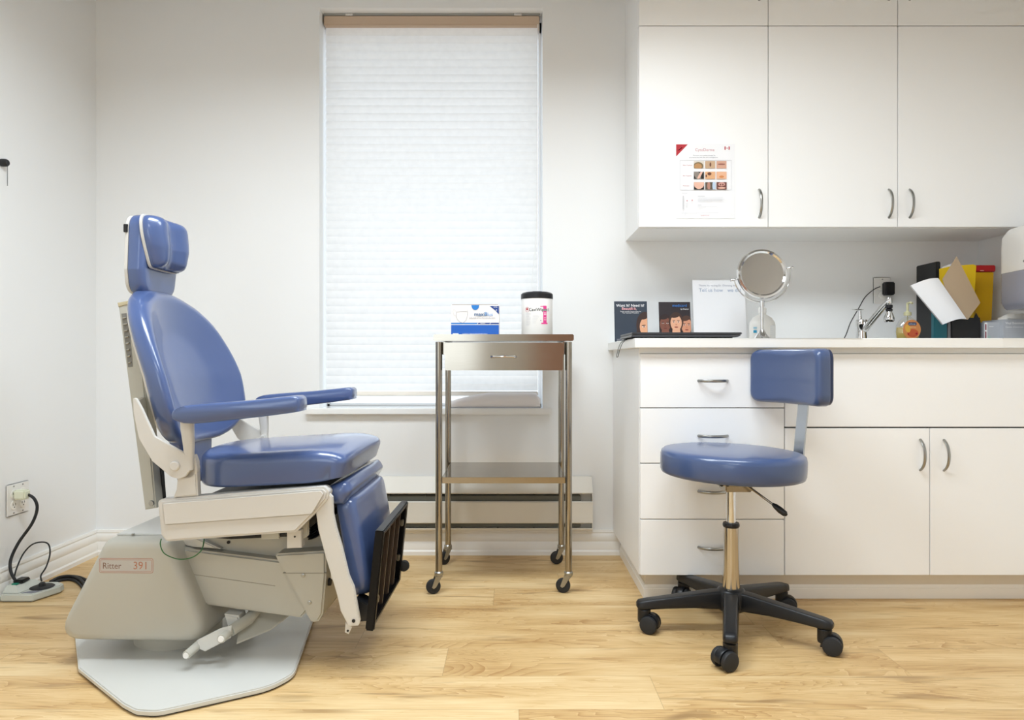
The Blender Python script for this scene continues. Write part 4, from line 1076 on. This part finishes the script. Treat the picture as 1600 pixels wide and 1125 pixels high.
# ================================================================== ON THE COUNTER
CZ = .9145
def face_print(pr_, cx, cy, s, skin, hair, x0, x1, y0, y1, dark=False, turn=0):
    """a simple printed portrait: hair, neck, face, features"""
    E = lambda *a, **k: pr_.ell(*a, **k, x0=x0, x1=x1, y0=y0, y1=y1)
    sk = ink('skin_'+skin[1:], skin, .5); hr = ink('hair_'+hair[1:], hair, .5)
    shade = ink('lip_'+skin[1:], '#8c4238' if not dark else '#6e3430', .5)
    E(cx, cy+s*.12, s*.78, s*1.05, hr)
    E(cx+turn*s*.1, cy-s*.95, s*.42, s*.8, sk); E(cx, cy-s*1.75, s*1.1, s*.75, sk)
    E(cx, cy, s*.60, s*.86, sk)
    E(cx-s*.05, cy+s*.78, s*.5, s*.22, hr, rot=.25)
    kk = ink('feature_dark', '#35221e', .5); ns = ink('nose_'+skin[1:], '#b9765a' if not dark else '#5a3428', .5)
    for sx_ in (-1, 1):
        E(cx+turn*s*.08+sx_*s*.25, cy+s*.24, s*.15, s*.030, kk, rot=-.1*sx_); E(cx+turn*s*.08+sx_*s*.25, cy+s*.10, s*.115, s*.058, ink('eye_white', '#e6dcd6')); E(cx+turn*s*.08+sx_*s*.25, cy+s*.10, s*.06, s*.06, kk)
    E(cx+turn*s*.14, cy-s*.18, s*.10, s*.05, ns); E(cx+turn*s*.1, cy-s*.46, s*.2, s*.065, shade)
# leaflet 1
Y = 2.80; k_ = Y/F
w_, h_ = .134, .166
l1 = empty('leaflet', ((986.5-800)*k_, Y, CZ), 0, 'dark leaflet reading Want It? Need It? standing at the left end of the countertop', 'leaflet')
lean = radians(7); up = Vector((0, sin(lean), cos(lean)))
M_acr = mat('clear_acrylic', '#ffffff', .03, trans=1, var=0)
def board(parent, w, h, m, th=.0018, lean_=lean, name='card'):
    bm = bmesh.new(); box(bm, -w/2, w/2, 0, th, 0, h, .0004); bm.transform(Matrix.Rotation(-lean_, 4, 'X')); return link(name, bm, m, parent)
def foot_block(parent, w, m, d=.05, name='stand_foot'):
    bm = bmesh.new(); box(bm, -w/2, w/2, -.0, d, 0, .003, .001); box(bm, -w/2, w/2, d-.003, d, 0, .03, .001); return link(name, bm, m, parent)
K_night = ink('night_blue', '#2f3947')
board(l1, w_, h_, K_night); foot_block(l1, w_*.9, M_white)
pr = Print(Vector((-w_/2, 0, 0)), (1, 0, 0), up)
pr.o += pr.n*.0003
pr.text('Want It? Need It?', w_*.06, h_*.865, .0162, K_white, bold=.00012, sx_=.98)
pr.rect(w_*.22, h_*.80, w_*.64, h_*.812, K_red)
pr.text('Beautifi It.', w_*.23, h_*.79, .0150, ink('blush', '#f0b8bc'), bold=.00012, sx_=1.0)
pr.text('Simple monthly Payment Plans for', w_*.18, h_*.735, .0062, K_white); pr.text('Your Cosmetic Procedure', w_*.24, h_*.70, .0062, K_white)
E = lambda *a, **k: pr.ell(*a, **k, x0=.0, x1=w_-.001, y0=.002, y1=h_-.002)
sk = ink('warm_skin', '#d9a07c'); hb = ink('hair_brown', '#3b2722')
E(w_*.93, h_*.40, w_*.27, h_*.34, hb); E(w_*.80, h_*.2, w_*.14, h_*.25, hb); E(w_*1.02, h_*.36, w_*.26, h_*.27, sk); E(w_*1.0, h_*.14, w_*.16, h_*.16, sk); E(w_*.93, h_*.63, w_*.18, h_*.07, hb, rot=.4)
E(w_*.88, h_*.40, w_*.065, h_*.012, hb, rot=.15); E(w_*.885, h_*.365, w_*.045, h_*.014, K_white); E(w_*.89, h_*.365, w_*.022, h_*.015, K_black); E(w_*.97, h_*.21, w_*.05, h_*.016, ink('lip', '#a8544c'))
pr.lines(w_*.06, h_*.06, w_*.25, 2, .004, .0018, K_grey)
pr.build('printed_front', l1)
# leaflet 2
Y = 2.85; k_ = Y/F; w_, h_ = .131, .168
l2 = empty('leaflet', ((1055.5-800)*k_, Y, CZ), 0, 'leaflet with three smiling faces standing behind the laptop', 'leaflet')
board(l2, w_, h_, ink('umber_black', '#2a2226')); foot_block(l2, w_*.9, M_white)
pr = Print(Vector((-w_/2, 0, 0)), (1, 0, 0), up); pr.o += pr.n*.0003
face_print(pr, w_*.19, h_*.44, .037, '#7b4c3d', '#2b1b1a', 0, w_, 0, h_*.8, True)
face_print(pr, w_*.86, h_*.40, .037, '#c98c6e', '#4a3026', 0, w_, 0, h_*.8)
face_print(pr, w_*.53, h_*.47, .039, '#d9a384', '#3e2820', 0, w_, 0, h_*.86)
pr.text('medicard', w_*.42, h_*.87, .0165, K_blue, bold=.0001, sx_=.98); pr.text('by iFinance', w_*.68, h_*.80, .0075, K_white)
pr.build('printed_front', l2)
# acrylic sign holder
Y = 2.83; k_ = Y/F; w_, h_ = .222, .264
l3 = empty('sign_holder', ((1126-800)*k_, Y, CZ), 0, 'tall clear acrylic sign holder with a white page behind the laptop', 'sign')
board(l3, w_-.006, h_-.006, M_paper, .001, name='page'); foot_block(l3, w_, M_white, .07)
g = mat('acrylic_sheet', '#ffffff', .03); clear_glass(g); [setattr(q.inputs['Roughness'], 'default_value', .22) for q in g.node_tree.nodes if q.type == 'BSDF_GLOSSY']
bm = bmesh.new(); box(bm, -w_/2, w_/2, -.0025, -.0012, 0, h_, .0003); bm.transform(Matrix.Rotation(-lean, 4, 'X')); link('acrylic_sheet', bm, g, l3)
pr = Print(Vector((-w_/2, 0, 0)), (1, 0, 0), up); pr.o += pr.n*.0003
pr.text('Thanks for visiting Dr. Choosing the', w_*.13, h_*.878, .0105, ink('slate2', '#7a7f92')); pr.text('Tell us how', w_*.13, h_*.79, .021, ink('slate3', '#8fa0bb'), sx_=1.0); pr.text('we did', w_*.66, h_*.79, .021, ink('slate3', '#8fa0bb'))
pr.lines(w_*.15, h_*.055, w_*.7, 1, .004, .0014, K_lgrey)
pr.build('printed_page', l3)
# laptop
lp_ = empty('laptop', (.598, 2.37, CZ), 0, 'closed dark grey laptop lying flat at the left of the countertop', 'laptop')
M_lap = mat('laptop_shell', '#47484d', .35, .4)
bm = bmesh.new(); prism3(bm, [(-.19, 0, .004), (.176, 0, .004), (.176, .25, .004), (-.19, .25, .004)], [(-.186, -.0, .012), (.19, -.0, .012), (.19, .252, .012), (-.186, .252, .012)], .001); link('base', bm, M_lap, lp_)
bm = bmesh.new(); box(bm, -.187, .191, -.001, .253, .0135, .0205, .002); ld = link('lid', bm, M_lap, lp_)
mkbox('lid_seam', M_black, lp_, -.183, .185, .003, .25, .0118, .0137, 0)
for xx in (-.17, .14):
    for yy in (.02, .22): mkbox('rubber_foot', M_rub, lp_, xx, xx+.025, yy, yy+.012, 0, .0042, .001)
Y = 2.50; k_ = Y/F
tl = mkbox('trackpad_device', mat('grey_device', '#8a8c8c', .35), None, -.05, .05, -.03, .03, 0, .012, .003); tl.location = (.447+.03, 2.66, CZ)
meta(tl, 'small flat grey device tucked at the left end of the laptop', 'device')
# black strap loop over the counter end
cord('strap_loop', [(.455, 2.50, CZ+.002), (.425, 2.50, CZ+.002), (.404, 2.51, .905), (.392, 2.52, .875), (.388, 2.525, .855), (.385, 2.535, .850), (.386, 2.55, .855), (.393, 2.56, .88), (.405, 2.565, .905), (.425, 2.57, CZ+.002), (.45, 2.575, CZ+.002)], .0012, 'thin black strap loop hanging over the left end of the countertop', M_black, 6)

# magnifying mirror
Y = 2.62; k_ = Y/F
mi_ = empty('vanity_mirror', ((1190.5-800)*k_, Y, CZ), 0, 'round chrome tabletop mirror on a slender stand on the countertop', 'mirror')
mc = Vector((0, 0, H+(562.5-428)*k_-CZ)); Rr = 39.5*k_
mklathe('base', M_chrome, mi_, [(.001, 0), (.046, 0), (.046, .003), (.034, .008), (.022, .018), (.014, .030), (.009, .040), (.001, .041)], 40)
mktube('stem', M_chrome, mi_, [(0, 0, .036), (0, 0, mc.z-Rr-.012)], .0062, 16)
mklathe('stem_collar', M_chrome, mi_, [(.001, -.014), (.009, -.014), (.009, .008), (.001, .010)], 20, (0, 0, mc.z-Rr-.014))
Ry = Rr+.012; tilt = radians(12)
T = [tilt+pi + (pi)*k/40 for k in range(41)]
mktube('yoke', M_chrome, mi_, [Vector((cos(t)*Ry, 0, mc.z+sin(t)*Ry)) for t in T], .0026, 10, 0)
for sg in (-1, 1):
    c = Vector((cos(tilt)*Ry*sg, 0, mc.z+sin(tilt)*Ry*sg)); dd = Vector((cos(tilt)*sg, 0, sin(tilt)*sg))
    mktube('pivot_knob', M_chrome, mi_, [c-dd*.012, c-dd*.004, c, c+dd*.004, c+dd*.008, c+dd*.013, c+dd*.016], [.003, .004, .005, .003, .006, .0055, .001], 14)
bm = bmesh.new(); lathe(bm, [(Rr-.016, -.006), (Rr-.010, -.0105), (Rr-.003, -.009), (Rr, 0), (Rr-.003, .009), (Rr-.010, .0105), (Rr-.016, .006)], 64, (0, 0, 0), 'y')
bm.transform(Matrix.Translation(mc) @ Matrix.Rotation(radians(-6), 4, 'X')); fr_ = link('mirror_frame', bm, M_chrome, mi_)
bm = bmesh.new()
pf = [(.001, .0025)] + [((Rr-.012)*i/10, .0025 - .0065*(i/10)**2) for i in range(1, 11)]
pf = [(r, -(.004) - (0.0)) for r, z in pf]
lathe(bm, [(.001, -.0005)] + [((Rr-.012)*i/12, -.0005 - .006*(i/12)**2) for i in range(1, 13)] + [((Rr-.012), .004), (.001, .004)], 64, (0, 0, 0), 'y')
bm.transform(Matrix.Translation(mc) @ Matrix.Rotation(radians(-6), 4, 'X')); link('mirror_glass', bm, mat('mirror_silver', '#e8e8e6', .02, 1, var=0), mi_, 60)

# spray bottle behind the mirror
Y = 2.82; k_ = Y/F
sp_ = empty('squat_bottle', ((1191-800)*k_, Y, CZ), 0, 'white plastic bottle with blue label mark behind the mirror stand', 'bottle')
mklathe('body', mat('milky_plastic', '#e9e7e2', .35), sp_, [(.001, 0), (.050, 0), (.053, .004), (.053, .065), (.050, .08), (.038, .098), (.020, .108), (.015, .112), (.015, .12), (.001, .12)], 40, sy_=.6)
mklathe('cap', M_white, sp_, [(.001, .118), (.017, .118), (.017, .135), (.012, .14), (.001, .141)], 28)
pr = Print((-.05, -.0255, 0), (1, 0, 0), (0, 0, 1)); pr.o += Vector((0, -.003, 0)); 
pr.rect(.004, .035, .018, .046, ink('cyan', '#2e9ac4')); pr.rect(.004, .052, .018, .059, ink('pale_cyan', '#9cc9dd')); pr.rect(.058, .015, .092, .066, ink('label_pale', '#dcdcda')); pr.lines(.062, .06, .025, 6, .008, .0014, K_lgrey)
pr.build('printed_label', sp_)

# faucet
Y = 2.80; k_ = Y/F; fx = (1346-800)*k_
fa = empty('faucet', (fx, Y, CZ+.0022), 0, 'chrome single-lever faucet with swivel spray head behind the sink', 'faucet')
mklathe('body', M_chrome, fa, [(.001, 0), (.026, 0), (.026, .004), (.021, .008), (.019, .03), (.020, .055), (.023, .066), (.024, .078), (.020, .086), (.001, .088)], 40)
S1 = Vector((.006, -.012, .045)); S2 = Vector(((1388-800)*2.68/F-fx, 2.68-Y, H+(562.5-472)*2.68/F-CZ))
mktube('spout', M_chrome, fa, [S1, S1.lerp(S2, .35)+Vector((0, 0, .002)), S1.lerp(S2, .8)+Vector((0, 0, .003)), S2], [.013, .0125, .0115, .010], 20, 0)
sh = S2 + Vector((.003, 0, 0))
hd = mklathe('spray_head', M_chrome, fa, [(.001, .016), (.009, .015), (.011, .008), (.011, -.006), (.009, -.010), (.008, -.014), (.008, -.034), (.010, -.042), (.014, -.050), (.0185, -.062), (.0185, -.074), (.015, -.080), (.001, -.081)], 28, sh)
mklathe('swivel_ring', M_black, hd, [(.0082, -.012), (.0128, -.014), (.0128, -.024), (.0088, -.027), (.0128, -.031), (.0115, -.038), (.0094, -.039)], 28, sh)
mktube('lever_stem', M_chrome, fa, [(-.006, 0, .07), (-.009, -.004, .10), (-.010, -.006, .125)], [.010, .0065, .005], 14)
bm = bmesh.new(); lathe(bm, [(.001, 0), (.004, .0), (.016, .003), (.018, .005), (.010, .006), (.001, .007)], 24, (0, 0, 0), 'z', 0, 1.4, .6); bm.transform(Matrix.Translation((-.018, -.006, .123))); link('lever_blade', bm, M_chrome, fa)

# wall outlet with charger over the counter
ou = empty('wall_outlet', ((1377.5-800)/361, YB, H+(562.5-455.5)/361), 0, 'white wall outlet plate above the countertop with black charger in it', 'outlet')
bm = bmesh.new(); box(bm, -.038, .038, -.006, -.0003, -.062, .062, .003, 3); link('plate', bm, M_white, ou)
for sz in (-.02, .02):
    bm = bmesh.new(); lathe(bm, [(.0168, -.0062), (.0168, -.0075), (.0158, -.0082)], 20, (0, 0, sz), 'y'); link('socket', bm, M_ivory, ou)
mklathe('screw', M_nickel, ou, [(.003, -.006), (.003, -.0072), (.002, -.0078)], 10, (0, 0, .052), 'y')
chg = empty('phone_charger', ((1384-800)/361, YB-.009, H+(562.5-452)/361), 0, 'black cube charger plugged into the outlet above the countertop', 'charger')
mkbox('body', M_black, chg, -.022, .019, -.032, 0, -.028, .028, .004, 3)
cc = [Vector((1375, 448, 2.96)), Vector((1366, 452, 2.95)), Vector((1352, 464, 2.94)), Vector((1341, 483, 2.93)), Vector((1329, 504, 2.90)), Vector((1320, 518, 2.86)), Vector((1310, 526, 2.80))]
P = [at(p.x, p.y, p.z) for p in cc]; P[-1].z = CZ+.002; P[-2].z = CZ+.02; P.append(Vector((1.24, 2.78, CZ+.002)))
mktube('cable', M_rub, chg, [p-chg.location for p in P], .002, 8, 6)

# hand soap
Y = 2.72; k_ = Y/F
so = empty('soap_bottle', ((1418-800)*k_, Y, CZ), 0, 'clear pump bottle of yellow hand soap with orange label on the countertop', 'soap bottle')
M_soapc = mat('clear_bottle', '#f4f2e2', .06, trans=.0, var=0, alpha=.3); clear_glass(M_soapc); [setattr(q.inputs[0], 'default_value', .16) for q in M_soapc.node_tree.nodes if q.type == 'MIX_SHADER']
q = [(.034, 0), (.044, .012), (.047, .035), (.043, .062), (.033, .080), (.018, .092), (.012, .096), (.012, .104)]
mklathe('bottle', M_soapc, so, [(.001, 0)] + q + [(.001, .104)], 36, sy_=.62)
mklathe('liquid_soap', mat('yellow_soap', '#e6cf78', .25), so, [(.001, .002), (.031, .002), (.041, .013), (.0435, .035), (.0415, .053), (.001, .053)], 36, sy_=.6)
mklathe('pump', mat('pale_yellow_plastic', '#d6d2a8', .4), so, [(.001, .100), (.014, .100), (.014, .112), (.006, .116), (.0045, .118), (.0045, .150), (.001, .151)], 24)
mktube('nozzle', mat('pale_yellow_plastic', '#d6d2a8'), so, [(0, .0, .148), (.0, -.02, .150), (0, -.032, .146)], .004, 10)
mktube('dip_tube', mat('pale_yellow_plastic', '#d6d2a8'), so, [(0, 0, .01), (0, 0, .102)], .002, 8)
pr = Print((-.003, -.031, .038), (1.0, 0, 0), (0, 0, 1))
pr.ell(.002, .006, .035, .038, ink('label_orange', '#df9457'), n=28); pr.ell(.006, -.008, .022, .016, ink('label_red', '#d2603a')); pr.ell(-.014, .010, .010, .016, ink('label_yellow', '#ecb64a'), rot=.3)
pr.poly(rounded([(-.012, .022), (.020, .022), (.020, .034), (-.012, .034)], .004), K_navy); pr.text('softsoap', -.010, .0255, .0078, K_white); pr.text('hand soap', -.006, .013, .006, ink('cream', '#f5dfb0')); pr.ell(.020, -.010, .004, .004, K_red); pr.ell(-.012, -.012, .003, .003, K_red)
pr.build('printed_label', so)

# binder, booklet, files
def vbox(name, px0, px1, py0, Y, depth, m, label, cat, z0=CZ, bev=.002, tilt=0):
    k_ = Y/F; x0 = (px0-800)*k_; x1 = (px1-800)*k_; zt = H+(562.5-py0)*k_
    bm = bmesh.new(); box(bm, -(x1-x0)/2, (x1-x0)/2, 0, depth, 0, zt-z0, bev)
    o = link(name, bm, m); o.location = ((x0+x1)/2, Y, z0); o.rotation_euler = (0, tilt, 0); return meta(o, label, cat)
vbox('ring_binder', 1463, 1470, 408.5, 2.80, .14, M_black, 'tall black binder standing upright on the countertop beside the soap', 'binder', bev=.003)
tb = vbox('booklet', 1459.5, 1480, 470, 2.69, .02, mat('teal_cover', '#1d6f7d', .4), 'teal booklet standing between black binder and black file tray', 'booklet')
vbox('grey_folder', 1481.5, 1487, 494, 2.69, .02, mat('grey_folder', '#9b9a9c', .5), 'narrow grey folder edge between teal booklet and black tray', 'folder', bev=.001)
ft = empty('file_tray', ((1510-800)*2.68/F, 2.68, CZ), 0, 'black desk file holder at the back corner of the countertop holding yellow folders', 'file holder')
k_ = 2.68/F; hw_ = 22*k_
bm = bmesh.new()
zt0 = H+(562.5-501)*k_-CZ; zt1 = H+(562.5-489)*k_-CZ
prism3(bm, [(-hw_, 0, 0), (hw_, 0, 0), (hw_, 0, zt0), (hw_-.016, 0, zt1), (.03, 0, zt1*.82), (-hw_, 0, zt1*.86)], [(-hw_, .003, 0), (hw_, .003, 0), (hw_, .003, zt0), (hw_-.016, .003, zt1), (.03, .003, zt1*.82), (-hw_, .003, zt1*.86)])
box(bm, -hw_, hw_, .003, .11, 0, .003); box(bm, -hw_, -hw_+.003, .003, .11, .003, .09); box(bm, hw_-.003, hw_, .003, .11, .003, .09); box(bm, -hw_, hw_, .107, .11, .003, .12)
link('tray', bm, M_black, ft)
M_yel = mat('yellow_card', '#e8c21c', .5, var=.04)
def sheet(name, pix, Ys, th, m, label, cat, bev=.0006, dy=0):
    P = [at(px, py, Ys[i] if isinstance(Ys, (list, tuple)) else Ys) for i, (px, py) in enumerate(pix)]
    c = P[0].copy(); bm = bmesh.new(); n_ = Vector((0, th, 0))
    prism3(bm, [p-c for p in P], [p-c+n_ for p in P], bev); o = link(name, bm, m); o.location = c; return meta(o, label, cat)
sheet('yellow_folder', [(1468, 420), (1492, 414.5), (1492, 498), (1469, 498)], 2.76, .003, M_yel, 'yellow folder in the file holder, partly hidden behind the tan folder at left', 'folder')
sheet('yellow_folder', [(1502, 414.5), (1521, 413), (1525.5, 415), (1521, 500), (1500, 500)], 2.74, .005, M_yel, 'yellow folder in the file holder, to the right behind the tan folder', 'folder')
sheet('paper_slip', [(1472, 417), (1486, 412), (1487, 440), (1474, 440)], 2.79, .001, M_paper, 'white paper slip poking up behind the yellow folders', 'paper')
sheet('tan_folder', [(1495, 400.5), (1532, 473), (1512.5, 499.5), (1490, 497), (1473, 436)], [2.70, 2.66, 2.64, 2.64, 2.67], .003, mat('tan_card', '#b39c80', .6), 'tan folder standing on its corner, leaning behind the white booklet', 'folder')
# curled white booklet
bm = bmesh.new(); rings = []
A0 = at(1423, 446, 2.63); A1 = at(1466, 434.5, 2.645); B0 = at(1473.5, 507, 2.59); B1 = at(1510, 498, 2.60)
rings = []
for i in range(9):
    s_ = i/8; a = A0.lerp(A1, s_); b_ = B0.lerp(B1, s_); bul = sin(pi*s_)*.012
    off = Vector((.001, -.006, .004))*sin(pi*s_)*2
    rings.append([a+off+Vector((0, 0, 0)), b_+off, b_+off+Vector((.002, .010, -.001)), a+off+Vector((.002, .010, -.001))])
c = A0.copy()
loft(bm, [[p-c for p in r] for r in rings]); o = link('white_booklet', bm, M_paper, None, 40); o.location = c
meta(o, 'thick white folded booklet leaning diagonally against the black binder', 'booklet')
# yellow bin with red lid
k_ = 2.80/F
yb = empty('sharps_bin', ((1538-800)*k_, 2.80, CZ), 0, 'tall translucent yellow bin with red lid in the counter corner', 'bin')
hb_ = H+(562.5-424)*k_-CZ
bm = bmesh.new(); prism3(bm, [(-.033, 0, 0), (.025, 0, 0), (.025, .12, 0), (-.033, .12, 0)], [(-.036, 0, hb_), (.038, 0, hb_), (.038, .125, hb_), (-.036, .125, hb_)], .004); link('bin_body', bm, mat('yellow_plastic', '#c99a10', .35), yb)
lt = H+(562.5-414.5)*k_-CZ
bm = bmesh.new(); box(bm, -.040, .044, -.004, .129, hb_-.002, lt, .003); link('lid', bm, mat('red_plastic', '#b01f22', .4), yb)
mkbox('lid_clip', mat('pink_clip', '#e8a49a', .4), yb, -.020, -.006, -.0065, -.0035, hb_+.001, hb_+.004, 0)
# glove boxes
M_gbox = mat('glove_box_card', '#b9bcc2', .5)
k_ = 2.62/F
def gbox(px0, px1, py0, Y, label, strip, tissue):
    k_ = Y/F; x0, x1 = (px0-800)*k_, (px1-800)*k_; zt = H+(562.5-py0)*k_-CZ
    r = empty('glove_box', ((x0+x1)/2, Y, CZ), 0, label, 'box', )
    bm = bmesh.new(); box(bm, (x0-x1)/2, (x1-x0)/2, 0, .12, 0, zt, .001); link('carton', bm, M_gbox, r)
    w = x1-x0; pr = Print(((x0-x1)/2, -.0002, 0), (1, 0, 0), (0, 0, 1))
    if strip:
        pr.rect(.001, .001, w*.16, zt-.001, K_white)
        pr.rect(w*.04, zt*.12, w*.11, zt*.5, ink('maroon', '#8d3a4a')); pr.rect(w*.04, zt*.58, w*.11, zt*.9, ink('maroon', '#8d3a4a')); pr.lines(w*.25, zt*.78, w*.6, 1, .004, .002, K_white); pr.ell(w*.25, zt*.2, .006, .006, ink('mint', '#a8c4bd'))
    else:
        pr.text('Vinyl Examination Gloves', .008, zt*.78, .0115, K_white, bold=.0003); pr.text('Gants d\'examen', .008, zt*.60, .0105, K_white)
        for i in range(5): pr.rect(.008, zt*(.5-.08*i), w*.95, zt*(.5-.08*i)+.0008, K_lgrey)
    pr.build('printed_side', r)
    if tissue:
        rnd = random.Random(5)
        bm = bmesh.new(); rings = []
        for i, (z_, s_) in enumerate(((0, 1.0), (.010, 1.02), (.020, .8), (.026, .45))):
            rings.append([Vector((.012 + cos(a)*.06*s_*(1+.12*sin(3*a+i)), .055+sin(a)*.035*s_*(1+.15*cos(4*a+i)), zt-.002+z_+.003*sin(5*a+i*2))) for a in [2*pi*j/24 for j in range(24)]])
        loft(bm, rings); link('glove_tuft', bm, mat('glove_white', '#ece9e2', .6), r, 60)
    return r
gbox(1538, 1567, 503.5, 2.68, 'narrow grey box with a maroon striped edge beside the black file holder', True, False)
gbox(1567.8, 1628, 499, 2.66, 'grey box of disposable gloves with white gloves spilling from its top', False, True)

# towel dispenser on the right wall
td = empty('towel_dispenser', (XR, 2.50, 1.028), 0, 'white and smoked grey paper towel dispenser on the right wall over the counter', 'dispenser')
DY0, DY1, DD, DH = -.155, .135, .178, .305
# local: x from -DD..0, y DY0..DY1
def dshape(bm, z0, z1, top, bot):
    o2 = rounded([(0, DY0), (0, DY1), (-DD*.93, DY1), (-DD, 0), (-DD*.93, DY0)], [0, 0, .03, .3, .03], 6)
    rings = []
    zs_ = [z0] + [z0 + (z1-z0)*t for t in (.06, .2, .5, .8, .94)] + [z1]
    for z in zs_:
        k = 1
        if bot and z < z0+.03: k = 1 - .10*(1-(z-z0)/.03)**2
        if top and z > z1-.045: k = 1 - .16*((z-(z1-.045))/.045)**2
        cy = (DY0+DY1)/2
        rings.append([Vector((x*k, cy+(y-cy)*(1-(1-k)*.5), z)) for x, y in o2])
    loft(bm, rings)
bm = bmesh.new(); dshape(bm, .138, DH, True, False); link('upper_cover', bm, mat('dispenser_white', '#dedad4', .3, coat=.3), td, 40)
bm = bmesh.new(); dshape(bm, 0, .1375, False, True); link('lower_cover', bm, mat('smoked_grey_plastic', '#8f909c', .25, coat=.4), td, 40)
mkbox('lock', M_nickel, td, -DD-.001, -DD+.004, -.02, -.008, .165, .172, .001)
mkbox('towel_slot', M_dark, td, -DD-.001, -DD+.004, -.06, -.015, .03, .09, .003)

# poster on the cabinet door
k_ = (YU-.0022)/F; x0 = (1056.5-800)*k_; x1 = (1148.5-800)*k_; z0 = H+(562.5-341.5)*k_; z1 = H+(562.5-224.5)*k_
po_ = empty('poster', (x0, YU-.0006, z0), 0, 'printed skin care poster with nine small photos taped on the cabinet door', 'poster')
w, h = x1-x0, z1-z0
mkbox('sheet', M_paper, po_, 0, w, -.0008, 0, 0, h, 0)
pr = Print((0, -.0009, 0), (1, 0, 0), (0, 0, 1))
U = lambda px: (px-137)/(877-137)*w
V = lambda py: h - (py-112)/(1050-112)*h
def R4(a, b_, c, d, m): pr.rect(U(a), V(d), U(c), V(b_), m)
pr.poly([(U(137), V(120)), (U(137), V(272)), (U(284), V(120))], K_red); stroke(pr, [(U(165), V(195)), (U(215), V(158))], .003, ink('blush', '#f0b8bc'))
K_rose = ink('rose', '#c98c92')
pr.text('CytoDerma', U(375), V(205), .0155, K_rose, sx_=1.0)
R4(745, 147, 810, 188, K_red); R4(760, 147, 795, 188, K_white); pr.ell(U(777), V(168), .0022, .0028, K_red)
pr.text('Discover non-invasive therapy for', U(350), V(265), .0062, ink('slate4', '#7d8088'), sx_=1.02); pr.text('pre-cancerous and skin care management', U(302), V(290), .0062, ink('slate4', '#7d8088'), sx_=1.06)
R4(185, 318, 832, 322, K_lgrey); R4(185, 690, 832, 694, K_lgrey); R4(185, 318, 189, 694, K_lgrey); R4(828, 318, 832, 694, K_lgrey)
for y_, t_ in ((388, 'Before Treatment'), (520, 'After Treatment'), (645, 'Maintenance')): pr.text(t_, U(220), V(y_), .0050, K_red)
XS = (358, 500, 642); YS = ((330, 422), (465, 555), (597, 688))
cols_ = [['#d8cfc4', '#c2a283', '#cfa08a'], ['#231c1a', '#dba87c', '#e2b08e'], ['#1c1614', '#5f5346', '#6d4038']]
rnd = random.Random(8)
for r in range(3):
    for c_ in range(3):
        a, b_ = XS[c_], YS[r][0]; a1, b1 = a+126, YS[r][1]
        R4(a, b_, a1, b1, ink('photo_%d%d' % (r, c_), cols_[r][c_]))
        E = lambda cx, cy, rx, ry, m, rot=0: pr.ell(U(a+cx*126), V(b_+cy*90), rx*126/740*w, ry*90/938*h, m, rot, x0=U(a), x1=U(a1), y0=V(b1), y1=V(b_))
        tan = ink('photo_tan', '#b88a5a'); pk = ink('photo_pink', '#e2b4a0'); br_ = ink('photo_brown', '#6b4030')
        if (r, c_) == (0, 0): E(.45, .7, .5, .55, ink('photo_olive', '#7a6848')); E(.42, .75, .38, .42, tan)
        if (r, c_) == (0, 1): E(.52, .5, .09, .3, br_)
        if (r, c_) == (0, 2): E(.5, .45, .36, .10, br_); E(.5, .42, .3, .05, ink('photo_rose', '#b06a60'))
        if (r, c_) == (1, 0): E(.35, .5, .28, .75, ink('photo_grey', '#8a7f76'), .5); E(.6, .5, .12, .8, pk, -.5)
        if (r, c_) == (1, 1): E(.42, .3, .2, .22, br_); E(.1, .6, .07, .2, br_)
        if (r, c_) == (1, 2): E(.5, .7, .24, .16, ink('photo_amber', '#d0854e'))
        if (r, c_) == (2, 0): E(.5, .2, .52, .75, pk)
        if (r, c_) == (2, 1): E(.35, .5, .16, .6, ink('photo_rose2', '#b08070')); E(.95, .5, .25, .9, ink('photo_sky', '#b8cbe0'))
        if (r, c_) == (2, 2): E(.5, .3, .34, .3, ink('photo_rose3', '#c8948a')); E(.38, .35, .07, .12, br_); E(.62, .35, .07, .12, br_); E(.5, .8, .4, .12, pk)
pr.lines(U(205), V(735), U(380)-U(205), 1, .003, .0010, K_grey)
pr.ell(U(270), V(830), .0018, .0022, K_red); pr.ell(U(335), V(824), .0018, .0022, K_red)
pr.rect(U(215), V(935), U(228), V(768), K_lgrey); pr.lines(U(250), V(860), U(290)-U(250), 6, .0028, .0008, K_lgrey); pr.lines(U(325), V(850), U(345)-U(325), 4, .0028, .0008, K_lgrey)
pr.lines(U(405), V(772), U(630)-U(405), 1, .003, .0010, K_grey); pr.lines(U(405), V(790), U(800)-U(405), 6, .0028, .0007, K_lgrey); pr.lines(U(405), V(884), U(520)-U(405), 1, .003, .0010, K_grey); pr.lines(U(405), V(900), U(700)-U(405), 2, .0032, .0007, K_lgrey)
pr.lines(U(200), V(980), U(770)-U(200), 2, .003, .0006, K_lgrey); pr.text('cytoderma.com', U(440), V(1020), .0052, K_red)
pr.build('printed_front', po_)
